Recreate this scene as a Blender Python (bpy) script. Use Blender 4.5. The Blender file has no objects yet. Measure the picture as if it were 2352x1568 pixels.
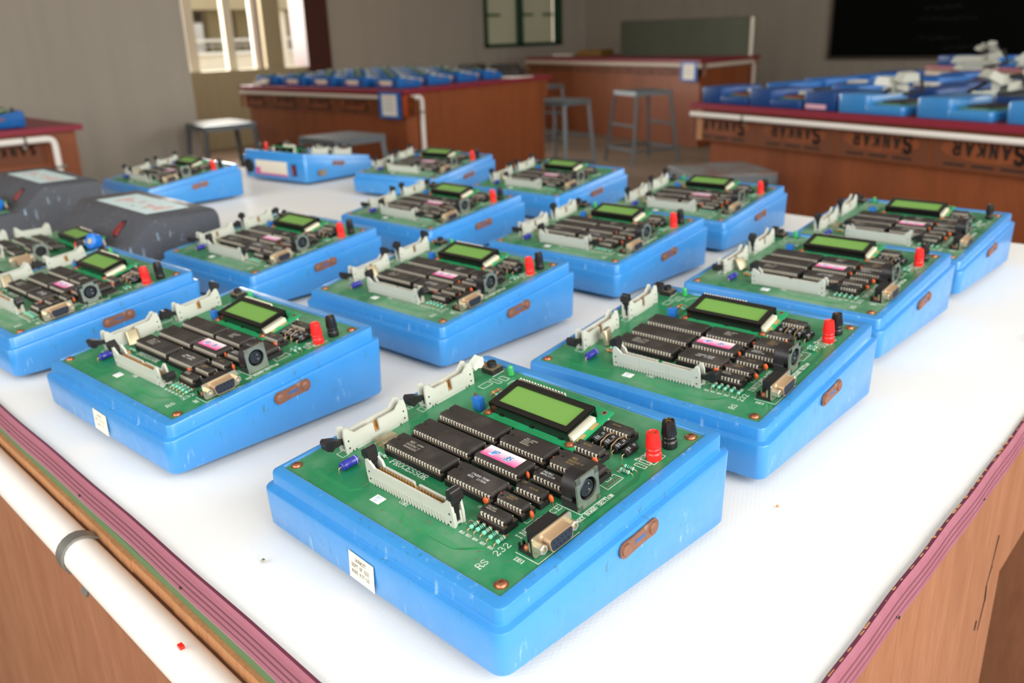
import bpy, math, random
from mathutils import Matrix, Vector
random.seed(7)
S = bpy.context.scene
COL = S.collection
TZ = 0.80            # height of the bench tops above the floor
PI = math.pi

# ------------------------------------------------------------------ materials
MATS = {}
def srgb(h):
    c = [int(h[i:i+2], 16)/255 for i in (0, 2, 4)]
    return tuple((x/12.92 if x <= .04045 else ((x+.055)/1.055)**2.4) for x in c) + (1,)

def mat(name, col, rough=.5, metal=0, spec=.5, trans=0, emit=None, coat=0, alpha=1):
    m = bpy.data.materials.new(name); m.use_nodes = True
    b = m.node_tree.nodes['Principled BSDF']
    b.inputs['Base Color'].default_value = srgb(col) if isinstance(col, str) else tuple(col)+(1,)
    b.inputs['Roughness'].default_value = rough
    b.inputs['Metallic'].default_value = metal
    b.inputs['Specular IOR Level'].default_value = spec
    b.inputs['Transmission Weight'].default_value = trans
    b.inputs['Coat Weight'].default_value = coat
    if emit:
        b.inputs['Emission Color'].default_value = srgb(emit[0]); b.inputs['Emission Strength'].default_value = emit[1]
    MATS[name] = m
    return m

def nodes(m):
    nt = m.node_tree
    return nt, nt.nodes, nt.links, nt.nodes['Principled BSDF']

def noise(nt, scale, detail=4, rough=.6, vec=None, stretch=None, rot=None, dist=0):
    n = nt.nodes.new('ShaderNodeTexNoise')
    n.inputs['Scale'].default_value = scale; n.inputs['Detail'].default_value = detail
    n.inputs['Roughness'].default_value = rough; n.inputs['Distortion'].default_value = dist
    tc = nt.nodes.new('ShaderNodeTexCoord')
    mp = nt.nodes.new('ShaderNodeMapping')
    nt.links.new(tc.outputs['Object'], mp.inputs['Vector'])
    if stretch: mp.inputs['Scale'].default_value = stretch
    if rot: mp.inputs['Rotation'].default_value = rot
    nt.links.new(mp.outputs['Vector'], n.inputs['Vector'])
    return n.outputs['Fac']

def ramp(nt, fac, stops):
    r = nt.nodes.new('ShaderNodeValToRGB')
    e = r.color_ramp.elements
    while len(e) < len(stops): e.new(.5)
    for el, (p, c) in zip(e, stops):
        el.position = p; el.color = srgb(c) if isinstance(c, str) else (c, c, c, 1)
    nt.links.new(fac, r.inputs['Fac'])
    return r.outputs['Color']

def mix(nt, fac, a, b):
    n = nt.nodes.new('ShaderNodeMix'); n.data_type = 'RGBA'
    def put(sock, v):
        if isinstance(v, str): sock.default_value = srgb(v)
        elif isinstance(v, tuple): sock.default_value = v
        else: nt.links.new(v, sock)
    if isinstance(fac, (int, float)): n.inputs[0].default_value = fac
    else: nt.links.new(fac, n.inputs[0])
    put(n.inputs[6], a); put(n.inputs[7], b)
    return n.outputs[2]

def bump(nt, h, strength, dist=.001):
    b = nt.nodes.new('ShaderNodeBump'); b.inputs['Strength'].default_value = strength; b.inputs['Distance'].default_value = dist
    nt.links.new(h, b.inputs['Height'])
    nt.links.new(b.outputs['Normal'], nt.nodes['Principled BSDF'].inputs['Normal'])

def blue_plastic(name, base, light, dark, spec=.35, coat=0):
    m = mat(name, base, .42, spec=spec, coat=coat)
    m.node_tree.nodes['Principled BSDF'].inputs['Coat Roughness'].default_value = .22
    nt, N, L, b = nodes(m)
    soft = noise(nt, 14, 3)
    c = mix(nt, soft, base, light)
    grime = ramp(nt, noise(nt, 260, 6, .75, stretch=(1, 1, .28)), [(.57, 0.0), (.64, .9)])
    area = ramp(nt, noise(nt, 34, 3), [(.50, 0.0), (.62, 1.0)])
    g = nt.nodes.new('ShaderNodeMath'); g.operation = 'MULTIPLY'; L.new(grime, g.inputs[0]); L.new(area, g.inputs[1])
    c = mix(nt, g.outputs[0], c, dark)
    scuff = ramp(nt, noise(nt, 190, 5, .7, stretch=(1, 1, .2), rot=(0, .5, 0)), [(.60, 0.0), (.68, .6)])
    area2 = ramp(nt, noise(nt, 27, 2, rot=(1, 2, 0)), [(.50, 0.0), (.62, 1.0)])
    g2 = nt.nodes.new('ShaderNodeMath'); g2.operation = 'MULTIPLY'; L.new(scuff, g2.inputs[0]); L.new(area2, g2.inputs[1])
    c = mix(nt, g2.outputs[0], c, 'A9CFEA')
    L.new(c, b.inputs['Base Color'])
    L.new(ramp(nt, noise(nt, 60, 5), [(.3, .34), (.7, .55)]), b.inputs['Roughness'])
    bump(nt, noise(nt, 45, 3), .10, .0012)
    return m
BLUE = blue_plastic('blue_case_plastic', '2080CB', '3291D6', '34645E', .8, .6)
BLUE2 = blue_plastic('shaded_blue_plastic', '1561AE', '1A6CBC', '183E60')  # kit blue darkened to stand in for dim light on the far benches
NAVY = blue_plastic('navy_plastic', '173F7C', '1B4A8C', '142844')
GREYC = blue_plastic('charcoal_plastic', '46484F', '505259', '77736C')

PCB = mat('green_solder_mask', '1F7A4E', .28, spec=.6)
nt, N, L, b = nodes(PCB)
dust = ramp(nt, noise(nt, 22, 5, .65), [(.45, 0.0), (.75, .30)])
c = mix(nt, noise(nt, 8, 3), '18754A', '26885A')
c = mix(nt, dust, c, '9DB59C')
spk = ramp(nt, noise(nt, 900, 2), [(.70, 0.0), (.76, .35)])
c = mix(nt, spk, c, 'A9B89A')
L.new(c, b.inputs['Base Color'])
L.new(ramp(nt, noise(nt, 30, 5), [(.35, .22), (.7, .5)]), b.inputs['Roughness'])
PCBD = mat('dusty_green_solder_mask', '3F7F5C', .45)
nt, N, L, b = nodes(PCBD)
dust = ramp(nt, noise(nt, 16, 5, .65), [(.38, .0), (.66, .62)])
c = mix(nt, dust, mix(nt, noise(nt, 8, 3), '17633F', '1F7A4C'), '8FAE93')
L.new(c, b.inputs['Base Color'])
mat('trace_green', '0F5A36', .3); mat('trace_light', '2E9158', .3)
mat('board_edge', 'B3A583', .7); mat('silk', 'E6EAE2', .6); mat('via', '9A8A72', .4, .5); mat('viahole', '241F1A', .6)
def chipmat(name, a, bcol):
    m = mat(name, a, .55); nt, N, L, b = nodes(m)
    c = mix(nt, noise(nt, 300, 5, .7), a, bcol)
    d = ramp(nt, noise(nt, 40, 4), [(.5, 0.0), (.8, .35)])
    c = mix(nt, d, c, '77706A'); L.new(c, b.inputs['Base Color'])
    bump(nt, noise(nt, 1500, 3), .15, .0002)
chipmat('chip_black', '24201E', '332E2B')
mat('socket_black', '12100F', .6)
mat('pin_metal', 'E6DECC', .35, .25); mat('socket_lip', '4A3F37', .6)
mat('chip_ink', 'B9B6A8', .6); mat('chip_ink_white', 'E4E6E4', .5)
mat('header_ivory', 'BFC1B6', .5); mat('header_inner', 'DDB98A', .5); mat('gold_pin', 'E8A548', .38, .55)
mat('latch_black', '1C1A1B', .42); mat('latch_ivory', 'C9D0C4', .5)
mat('lcd_frame', '0E0B0B', .3, coat=.3)
LG = mat('lcd_glass', '6F9C4C', .38); nt, N, L, b = nodes(LG)
L.new(mix(nt, noise(nt, 20, 2), '6A9847', '75A24F'), b.inputs['Base Color'])
mat('lcd_pcb', '1F9A62', .4); mat('lcd_backlight', 'E4DEC9', .5); mat('copper_pad', 'B89B62', .45, .3)
mat('solder', 'DAD3C0', .35, .8)
mat('red_post', 'E5201B', .35, coat=.2); mat('black_post', '131213', .35, coat=.2); mat('brass', 'B88A4C', .35, .9)
mat('din_plate', '9CA496', .38, .8); mat('din_body', '211D20', .45); mat('din_core', '20262C', .4)
mat('db_metal', 'C9BFA6', .36, .8); mat('db_rust', 'B59878', .5, .5); mat('db_face', '18222E', .55); mat('hole_black', '040404', .8)
mat('button_base', '26221E', .5); mat('button_plate', '8D8268', .45, .4); mat('led_green', '46C26B', .25, trans=.35)
mat('trim_blue', '2C74C9', .35); mat('cap_violet', '2D2F9E', .3, coat=.4); mat('cap_stripe', 'A9B4E6', .4)
mat('cap_black', '121013', .35, coat=.3); mat('cap_ink', 'C9CCD2', .5); mat('lead', 'B99A78', .4, .7)
mat('res_aqua', '79CDB0', .45); mat('band_dark', '1D2A26', .5); mat('band_red', 'A5452E', .5); mat('res_tan', 'D89A5C', .45)
mat('ceramic_orange', 'E0642F', .45); mat('crystal_can', 'B9AE92', .38, .8)
mat('screw_copper', 'B67556', .38, .85); mat('screw_slot', '4A2A1C', .6)
RUST = mat('rusty_steel', '8A4B36', .55, .45); nt, N, L, b = nodes(RUST)
c = mix(nt, noise(nt, 140, 6, .7), '6A4030', 'A87C66')
L.new(mix(nt, ramp(nt, noise(nt, 60, 3), [(.62, 0.0), (.72, .5)]), c, 'D8B79C'), b.inputs['Base Color'])
mat('steel_dull', '8F8E88', .45, .7)
mat('slot_blue', '1E5C9E', .5); mat('paper_white', 'F1EEE6', .7); mat('sticker_cream', 'EFE3CE', .6); mat('ink_dark', '4A423F', .7); mat('ink_blue', '4A9BE0', .6)
PK = mat('pink_sticker', 'F98FB6', .45); nt, N, L, b = nodes(PK)
tc = nt.nodes.new('ShaderNodeTexCoord'); sx = nt.nodes.new('ShaderNodeSeparateXYZ'); L.new(tc.outputs['Generated'], sx.inputs[0])
L.new(ramp(nt, sx.outputs['Y'], [(.05, 'F0589A'), (.45, 'F6A6C6'), (.85, 'FBEAEA')]), b.inputs['Base Color'])
mat('halo_white', 'FBF1F4', .5)
mat('pale_pink', 'E0AEBB', .6); mat('label_pink', 'D95C95', .6); mat('label_white', 'E8DDC9', .6); mat('label_cyan', 'CDE3E6', .5); mat('label_red_ink', 'D78C80', .6)
mat('socket_dark', '141214', .5); mat('rocker_red', '7E1414', .35)
mat('ring_blue', '1B76DA', .3)

# cloth: white vinyl with an embossed diamond net
CL = mat('white_vinyl', 'F4F4F2', .6, spec=.3); nt, N, L, b = nodes(CL)
tc = nt.nodes.new('ShaderNodeTexCoord')
outs = []
for ang in (math.radians(28), math.radians(-28)):
    mp = nt.nodes.new('ShaderNodeMapping'); mp.inputs['Rotation'].default_value = (0, 0, ang)
    w = nt.nodes.new('ShaderNodeTexWave'); w.wave_type = 'BANDS'; w.bands_direction = 'X'; w.wave_profile = 'SIN'
    w.inputs['Scale'].default_value = 118; w.inputs['Distortion'].default_value = .35; w.inputs['Detail'].default_value = 1
    w.inputs['Detail Scale'].default_value = .3
    L.new(tc.outputs['Object'], mp.inputs['Vector']); L.new(mp.outputs['Vector'], w.inputs['Vector'])
    outs.append(ramp(nt, w.outputs['Fac'], [(.80, 0.0), (1.0, 1.0)]))
mx = nt.nodes.new('ShaderNodeMath'); mx.operation = 'MAXIMUM'; L.new(outs[0], mx.inputs[0]); L.new(outs[1], mx.inputs[1])
bump(nt, mx.outputs[0], .13, .0003)
c = mix(nt, ramp(nt, noise(nt, 5, 4), [(.4, 0.0), (.8, .25)]), 'F3F3F1', 'E4E2DC')
L.new(c, b.inputs['Base Color'])

def wood(name, a, bb, dark, scale=6, stretch=(1, 1, .12)):
    m = mat(name, a, .5); nt, N, L, b = nodes(m)
    g = noise(nt, scale*6, 6, .65, stretch=stretch, dist=.6)
    c = mix(nt, ramp(nt, g, [(.3, 0.0), (.7, 1.0)]), a, bb)
    k = ramp(nt, noise(nt, scale*1.2, 4, stretch=stretch, dist=1.2), [(.55, 0.0), (.72, .55)])
    c = mix(nt, k, c, dark)
    fib = ramp(nt, noise(nt, 220, 4, .7, stretch=(1, 1, .10)), [(.35, 0.0), (.65, .38)])
    c = mix(nt, fib, c, dark)
    L.new(c, b.inputs['Base Color'])
    return m
wood('plywood_near', '9E6849', 'B27C5C', '825139', 6, (1, 1, .22))
wood('plywood_red', '874621', '9A532B', '653015', 3)
wood('plywood_edge', 'B98257', 'CC9566', '7A4A2C', 8, (.1, .1, 1))
mat('stamp_ink', '2A1A12', .8); mat('stamp_band', '6E3A1C', .6)
mat('bead_dark', '6E2A3C', .6)
BD = mat('maroon_beading', '9E4C62', .6); nt, N, L, b = nodes(BD)
L.new(mix(nt, noise(nt, 60, 5, stretch=(.05, 1, 1)), '93505F', 'AC6F80'), b.inputs['Base Color'])
mat('maroon_laminate', '8A1F35', .45); mat('bead_groove', '74404E', .7); mat('green_strip', '5E7A52', .6); mat('bead_grey', 'A58A90', .65)
mat('pvc_pipe', 'F2EEE8', .35); mat('pvc_dull', 'CDBFB2', .5)
mat('stool_grey', '6B7379', .45, .3); SR = mat('stool_rust', '7C7E80', .5, .3); nt, N, L, b = nodes(SR)
L.new(mix(nt, ramp(nt, noise(nt, 5, 4), [(.45, 0.0), (.6, .9)]), '8E9496', '8A6250'), b.inputs['Base Color'])

def plaster(name, a, bcol, streak):
    m = mat(name, a, .85); nt, N, L, b = nodes(m)
    c = mix(nt, noise(nt, 1.6, 5), a, bcol)
    c = mix(nt, ramp(nt, noise(nt, 7, 5, .6, stretch=(1, 1, .07)), [(.45, 0.0), (.75, .45)]), c, streak)
    L.new(c, b.inputs['Base Color'])
    bump(nt, noise(nt, 60, 4), .3, .004)
    return m
plaster('grey_plaster', 'ABA398', 'B3AB9F', '9A938A')
plaster('grey_plaster_back', 'A59C91', 'ADA498', '958D83')
plaster('khaki_plaster', 'A79B7C', 'B0A486', '998D6E')
plaster('cream_plaster', 'E9E0CB', 'F2EAD6', 'DDD3BC')
plaster('floor_cement', '9A8C7C', 'A69886', '85786A')
plaster('floor_inside', '7E6A58', '8A7461', '6A584A')
mat('ceiling_white', 'CFCBC2', .9); mat('brown_paint', '4A1F17', .5); mat('green_paint', '12402B', .5)
mat('window_pale', 'C9C9B0', .35); mat('board_black', '080B09', .9, spec=.1); mat('board_frame', '4A403C', .5); mat('chalk', '3C403E', .9)
mat('aluminium', 'B9B4AA', .4, .7); mat('tree_green', '6F8A33', .8); mat('white_paint', 'F6F4EE', .7)
GP = mat('green_glass_panel', '6C7263', .6, spec=.25); nt, N, L, b = nodes(GP)
c = mix(nt, noise(nt, 2.2, 3, stretch=(1, 1, .3)), '454A3F', '5F6556')
L.new(mix(nt, ramp(nt, noise(nt, 1.7, 2, stretch=(1.5, 1, .2)), [(.66, 0.0), (.70, .7)]), c, '6B5A38'), b.inputs['Base Color'])
mat('notice_blue', '1D63B5', .5); mat('wood_yellow', '8C6A30', .6); mat('cable_black', '1B1B1D', .5); mat('cable_white', 'D8D4CA', .6)
mat('ink_faint', '9AA0A6', .8); mat('orange_block', 'A8461A', .5)

# ------------------------------------------------------------------ mesh builder
class MB:
    def __init__(s): s.v = []; s.f = []; s.m = []; s.mats = []
    def mi(s, m):
        if m not in s.mats: s.mats.append(m)
        return s.mats.index(m)
    def add(s, vs, fs, m, M=None):
        o = len(s.v); k = s.mi(m)
        for p in vs:
            p = Vector(p)
            s.v.append(M @ p if M is not None else p)
        for f in fs: s.f.append([i+o for i in f]); s.m.append(k)
        return s
    def box(s, x0, x1, y0, y1, z0, z1, m, M=None):
        vs = [(x, y, z) for z in (z0, z1) for y in (y0, y1) for x in (x0, x1)]
        return s.add(vs, [(0, 2, 3, 1), (4, 5, 7, 6), (0, 1, 5, 4), (2, 6, 7, 3), (0, 4, 6, 2), (1, 3, 7, 5)], m, M)
    def frus(s, r0, z0, r1, z1, m, M=None):
        """r = (x0,x1,y0,y1) rectangles at z0 and z1"""
        vs = [(r0[i], r0[2+j], z0) for j in (0, 1) for i in (0, 1)] + [(r1[i], r1[2+j], z1) for j in (0, 1) for i in (0, 1)]
        return s.add(vs, [(0, 2, 3, 1), (4, 5, 7, 6), (0, 1, 5, 4), (2, 6, 7, 3), (0, 4, 6, 2), (1, 3, 7, 5)], m, M)
    def lathe(s, prof, m, M=None, n=24, rib=None, cap=True):
        """prof: list of (r,z) ; axis z"""
        vs = []; fs = []
        for k, (r, z) in enumerate(prof):
            for i in range(n):
                a = 2*PI*i/n; rr = r
                if rib and rib[0] <= k <= rib[1] and i % 2: rr = r*rib[2]
                vs.append((rr*math.cos(a), rr*math.sin(a), z))
        for k in range(len(prof)-1):
            for i in range(n):
                j = (i+1) % n
                fs.append((k*n+i, k*n+j, (k+1)*n+j, (k+1)*n+i))
        if cap:
            fs.append(list(range(n))[::-1]); fs.append([(len(prof)-1)*n+i for i in range(n)])
        return s.add(vs, fs, m, M)
    def cyl(s, p, q, r, m, M=None, n=16, r2=None):
        p = Vector(p); q = Vector(q); d = q-p; l = d.length
        R = Matrix.Translation(p) @ d.to_track_quat('Z', 'Y').to_matrix().to_4x4()
        if M is not None: R = M @ R
        return s.lathe([(r, 0), (r2 if r2 is not None else r, l)], m, R, n)
    def tube(s, pts, r, m, M=None, n=8):
        pts = [Vector(p) for p in pts]; vs = []; fs = []
        up = Vector((0, 0, 1)); prev = None
        for k, p in enumerate(pts):
            a = pts[max(k-1, 0)]; b_ = pts[min(k+1, len(pts)-1)]; d = (b_-a).normalized()
            if prev is None:
                x = d.cross(up) if abs(d.dot(up)) < .95 else d.cross(Vector((1, 0, 0)))
            else: x = prev - d*prev.dot(d)
            x.normalize(); prev = x; y = d.cross(x)
            for i in range(n):
                t = 2*PI*i/n; vs.append(p + x*r*math.cos(t) + y*r*math.sin(t))
        for k in range(len(pts)-1):
            for i in range(n):
                j = (i+1) % n; fs.append((k*n+i, k*n+j, (k+1)*n+j, (k+1)*n+i))
        fs.append(list(range(n))[::-1]); fs.append([(len(pts)-1)*n+i for i in range(n)])
        return s.add(vs, fs, m, M)
    def prism(s, poly, t0, t1, m, M=None, plane='xz'):
        """poly in plane, extruded along the third axis"""
        n = len(poly)
        def P(a, b_, t): return (a, t, b_) if plane == 'xz' else ((t, a, b_) if plane == 'yz' else (a, b_, t))
        vs = [P(a, b_, t0) for a, b_ in poly] + [P(a, b_, t1) for a, b_ in poly]
        fs = [list(range(n)), list(range(n, 2*n))[::-1]] + [(i, i+n, (i+1) % n+n, (i+1) % n) for i in range(n)]
        return s.add(vs, fs, m, M)
    def seg(s, a, b_, w, z, m, M=None, h=.08):
        """flat ribbon from a to b in the xy plane"""
        a = Vector(a[:2]); b_ = Vector(b_[:2]); d = b_-a
        if d.length < 1e-9: return s
        d.normalize(); n_ = Vector((-d.y, d.x))*w/2; e = d*w*.35
        c = [a-e-n_, b_+e-n_, b_+e+n_, a-e+n_]
        vs = [(p.x, p.y, z) for p in c]+[(p.x, p.y, z+h) for p in c]
        return s.add(vs, [(3, 2, 1, 0), (4, 5, 6, 7), (0, 1, 5, 4), (1, 2, 6, 5), (2, 3, 7, 6), (3, 0, 4, 7)], m, M)
    def poly(s, pts, w, z, m, M=None, h=.08, closed=False):
        for i in range(len(pts)-1+(1 if closed else 0)): s.seg(pts[i], pts[(i+1) % len(pts)], w, z, m, M, h)
        return s
    def build(s, name, parent=None, smooth=35, weld=False):
        me = bpy.data.meshes.new(name)
        me.from_pydata([tuple(v) for v in s.v], [], s.f)
        for k in s.mats: me.materials.append(MATS[k])
        me.polygons.foreach_set('material_index', s.m)
        if smooth:
            me.polygons.foreach_set('use_smooth', [True]*len(s.f))
        me.validate(); me.update()
        if smooth: me.set_sharp_from_angle(angle=math.radians(smooth))
        o = bpy.data.objects.new(name, me); COL.objects.link(o)
        if parent is not None: o.parent = parent
        return o

# ------------------------------------------------------------------ stroke lettering (4 x 6 cells)
def arc(cx, cy, rx, ry, a0, a1, n=8):
    return [(cx+rx*math.cos(math.radians(a0+(a1-a0)*i/n)), cy+ry*math.sin(math.radians(a0+(a1-a0)*i/n))) for i in range(n+1)]
O_ = arc(2, 3, 1.9, 3, 0, 360, 14)
S_ = arc(2, 4.5, 1.6, 1.5, 20, 270, 8)[:-1] + arc(2, 1.5, 1.7, 1.5, 90, -160, 9)
G = {
 'A': [[(0.2, 0), (2, 6), (3.8, 0)], [(.9, 2), (3.1, 2)]], 'B': [[(.5, 0), (.5, 6), (2.6, 6)]+arc(2.6, 4.6, 1.1, 1.4, 90, -90, 5)+[(.5, 3.2)], [(2.6, 3.2)]+arc(2.6, 1.6, 1.4, 1.6, 90, -90, 5)+[(.5, 0)]],
 'C': [arc(2.1, 3, 1.9, 3, 45, 315, 12)], 'D': [[(.5, 0), (.5, 6), (1.8, 6)]+arc(1.8, 3, 2.1, 3, 90, -90, 8)+[(.5, 0)]],
 'E': [[(3.7, 5.2), (3.7, 6), (.5, 6), (.5, 0), (3.8, 0), (3.8, .9)], [(.5, 3.1), (2.8, 3.1)]], 'F': [[(3.7, 5.2), (3.7, 6), (.5, 6), (.5, 0)], [(.5, 3.1), (2.8, 3.1)]],
 'G': [arc(2.1, 3, 1.9, 3, 45, 320, 12)+[(3.7, 2.6), (2.4, 2.6)]], 'H': [[(.5, 0), (.5, 6)], [(3.5, 0), (3.5, 6)], [(.5, 3), (3.5, 3)]],
 'I': [[(2, 0), (2, 6)], [(1.2, 6), (2.8, 6)], [(1.2, 0), (2.8, 0)]], 'J': [[(3, 6), (3, 1.5)]+arc(1.8, 1.5, 1.2, 1.5, 0, -180, 5)],
 'K': [[(.5, 0), (.5, 6)], [(3.6, 6), (.5, 2.6)], [(1.6, 3.8), (3.8, 0)]], 'L': [[(.6, 6), (.6, 0), (3.6, 0)]],
 'M': [[(.3, 0), (.3, 6), (2, 2), (3.7, 6), (3.7, 0)]], 'N': [[(.5, 0), (.5, 6), (3.5, 0), (3.5, 6)]], 'O': [O_],
 'P': [[(.6, 0), (.6, 6), (2.4, 6)]+arc(2.4, 4.5, 1.4, 1.5, 90, -90, 6)+[(.6, 3)]], 'Q': [O_, [(2.4, 1.4), (3.8, -.3)]],
 'R': [[(.6, 0), (.6, 6), (2.4, 6)]+arc(2.4, 4.5, 1.4, 1.5, 90, -90, 6)+[(.6, 3)], [(2.1, 3), (3.9, 0)]], 'S': [S_],
 'T': [[(2, 0), (2, 6)], [(.1, 5.2), (.1, 6), (3.9, 6), (3.9, 5.2)]], 'U': [[(.5, 6), (.5, 1.8)]+arc(2, 1.8, 1.5, 1.8, 180, 360, 7)+[(3.5, 6)]],
 'V': [[(.2, 6), (2, 0), (3.8, 6)]], 'W': [[(.1, 6), (1, 0), (2, 4.5), (3, 0), (3.9, 6)]], 'X': [[(.3, 0), (3.7, 6)], [(.3, 6), (3.7, 0)]],
 'Y': [[(.2, 6), (2, 3), (3.8, 6)], [(2, 3), (2, 0)]], 'Z': [[(.4, 6), (3.6, 6), (.4, 0), (3.6, 0)]],
 '0': [arc(2, 3, 1.6, 3, 0, 360, 12)], '1': [[(1, 5), (2.1, 6), (2.1, 0)], [(1.2, 0), (3, 0)]], '2': [arc(2, 4.4, 1.6, 1.6, 170, -20, 7)+[(.4, 0), (3.7, 0), (3.7, .7)]],
 '3': [arc(1.9, 4.5, 1.5, 1.5, 150, -80, 7), arc(1.9, 1.6, 1.7, 1.6, 85, -150, 8)], '4': [[(2.8, 0), (2.8, 6), (.3, 1.8), (3.8, 1.8)]],
 '5': [[(3.5, 6), (.9, 6), (.7, 3.3)]+arc(1.9, 1.9, 1.7, 1.8, 120, -150, 9)], '6': [arc(2.3, 3.4, 1.8, 2.6, 60, 180, 6)+arc(2.1, 1.8, 1.6, 1.8, 180, 540, 10)],
 '7': [[(.4, 6), (3.7, 6), (1.5, 0)]], '8': [arc(2, 4.5, 1.4, 1.5, 0, 360, 10), arc(2, 1.55, 1.7, 1.6, 0, 360, 10)],
 '9': [arc(1.9, 4.2, 1.6, 1.8, 0, 360, 10), [(3.5, 4.2), (3.1, 1.4), (1.4, 0)]], '-': [[(.8, 3), (3.2, 3)]], '.': [[(1.7, .2), (2.3, .2)]], '/': [[(.4, 0), (3.6, 6)]], ':': [[(1.8, 1), (2.2, 1)], [(1.8, 4), (2.2, 4)]],
}
SERIF = {'P': [(.6, 0)], 'R': [(.6, 0), (3.9, 0)], 'N': [(.5, 0), (.5, 6), (3.5, 6)], 'K': [(.5, 0), (.5, 6), (3.8, 0), (3.6, 6)], 'A': [(.2, 0), (3.8, 0)], 'T': [(2, 0)], 'F': [(.5, 0)],
         'Y': [(2, 0), (.2, 6), (3.8, 6)], 'W': [(.1, 6), (3.9, 6)], 'M': [(.3, 0), (3.7, 0)], 'D': [(.3, 0), (.3, 6)], 'B': [(.3, 0), (.3, 6)], 'E': [(.3, 0), (.3, 6)], 'I': []}
def text(mb, t, x, y, h, w, m, z=0, M=None, ang=0, pitch=5.0, serif=False, stroke=.5, slant=0, th=.06, bold_flip=False):
    """t starts at x,y ; h cap height ; w letter-advance scale ; ang degrees"""
    ca, sa = math.cos(math.radians(ang)), math.sin(math.radians(ang)); u = h/6
    cx = 0
    for ch in t:
        if ch != ' ':
            st = [list(p) for p in G.get(ch, [])]
            if serif:
                for (sx_, sy_) in SERIF.get(ch, []): st.append([(sx_-.7, sy_), (sx_+.7, sy_)])
            for p in st:
                q = []
                for (a, b_) in p:
                    a2 = (a+cx+slant*b_)*u*w; b2 = b_*u
                    q.append((x+a2*ca-b2*sa, y+a2*sa+b2*ca))
                mb.poly(q, stroke*u, z, m, M, th)
        cx += pitch
    return mb

# ------------------------------------------------------------------ objects
def tag(o, label=None, cat=None, group=None, kind=None):
    if label: o['label'] = label
    if cat: o['category'] = cat
    if group: o['group'] = group
    if kind: o['kind'] = kind
    return o
def empty(name, loc=(0, 0, 0), rz=0):
    o = bpy.data.objects.new(name, None); COL.objects.link(o); o.location = loc; o.rotation_euler = (0, 0, rz); o.empty_display_size = .05
    return o
def struct(name, mb, smooth=35):
    return tag(mb.build(name, smooth=smooth), kind='structure')
def copy_tree(o, parent):
    c = o.copy(); COL.objects.link(c); c.parent = parent
    for ch in list(o.children): copy_tree(ch, c)
    return c
def bevel(o, w, seg=2, ang=30):
    m = o.modifiers.new('bevel', 'BEVEL'); m.width = w; m.segments = seg; m.limit_method = 'ANGLE'; m.angle_limit = math.radians(ang)
    return o

# ================================================================== training kit
KW, KD = .2104, .1925
H0, H1, RT0, RT1 = .0292, .0525, .0095, .0108
SL = (H1-H0)/KD
PX0, PX1, PY0, PY1 = .0089, .0126, .0126, .0126
SR_ = ((H1+RT1)-(H0+RT0))/KD
RA = math.atan(SR_)
BW = KW-PX0-PX1; BL = (KD-PY0-PY1)/math.cos(RA)
BM = Matrix.Translation((PX0, PY0, H0+RT0+SR_*PY0-.0010)) @ Matrix.Rotation(RA, 4, 'X') @ Matrix.Diagonal((.001, .001, .001, 1))

def rrect(x0, x1, y0, y1, r, n=5):
    pts = []
    for (cx, cy, a0) in ((x1-r, y0+r, -90), (x1-r, y1-r, 0), (x0+r, y1-r, 90), (x0+r, y0+r, 180)):
        for i in range(n+1):
            a = math.radians(a0+90*i/n); pts.append((cx+r*math.cos(a), cy+r*math.sin(a)))
    return pts
def make_case(matname):
    mb = MB(); rings = []
    zb = lambda k: (lambda y: k)
    zl = lambda d: (lambda y: H0+SL*y+d)
    zr = lambda d: (lambda y: H0+RT0+SR_*y+d)
    spec = [(.0050, .0060, zb(.0028)), (.0022, .0070, zb(.0034)), (.0010, .0070, zb(.0055)), (0, .0070, zl(-.0011)), (.0003, .0068, zl(-.0003)), (.0009, .0064, zl(0)),
            (.0034, .0054, zl(.0003)), (.0039, .0052, zl(.0007)), (.0041, .0050, zl(.0016)), (.0043, .0048, zr(-.0011)), (.0046, .0046, zr(-.0003)), (.0054, .0040, zr(0))]
    for ins, r, zf in spec:
        rings.append([(x, y, max(zf(y), .0028)) for x, y in rrect(ins, KW-ins, ins, KD-ins, r)])
    for g, rr, dz in ((.0011, .0012, 0), (.0008, .0010, -.0005), (.0008, .0010, -.0026)):
        rings.append([(x, y, H0+RT0+SR_*y+dz) for x, y in rrect(PX0-g, KW-PX1+g, PY0-g, KD-PY1+g, rr)])
    n = len(rings[0]); vs = [p for r in rings for p in r]; fs = [list(range(n))[::-1]]
    for k in range(len(rings)-1):
        for i in range(n):
            j = (i+1) % n; fs.append((k*n+i, k*n+j, (k+1)*n+j, (k+1)*n+i))
    fs.append([(len(rings)-1)*n+i for i in range(n)])
    mb.add(vs, fs, matname)
    for fx in (.022, KW-.022):
        for fy in (.022, KD-.022): mb.lathe([(.007, 0), (.008, .003)], 'socket_dark', Matrix.Translation((fx, fy, 0)), 14)
    return mb

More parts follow.
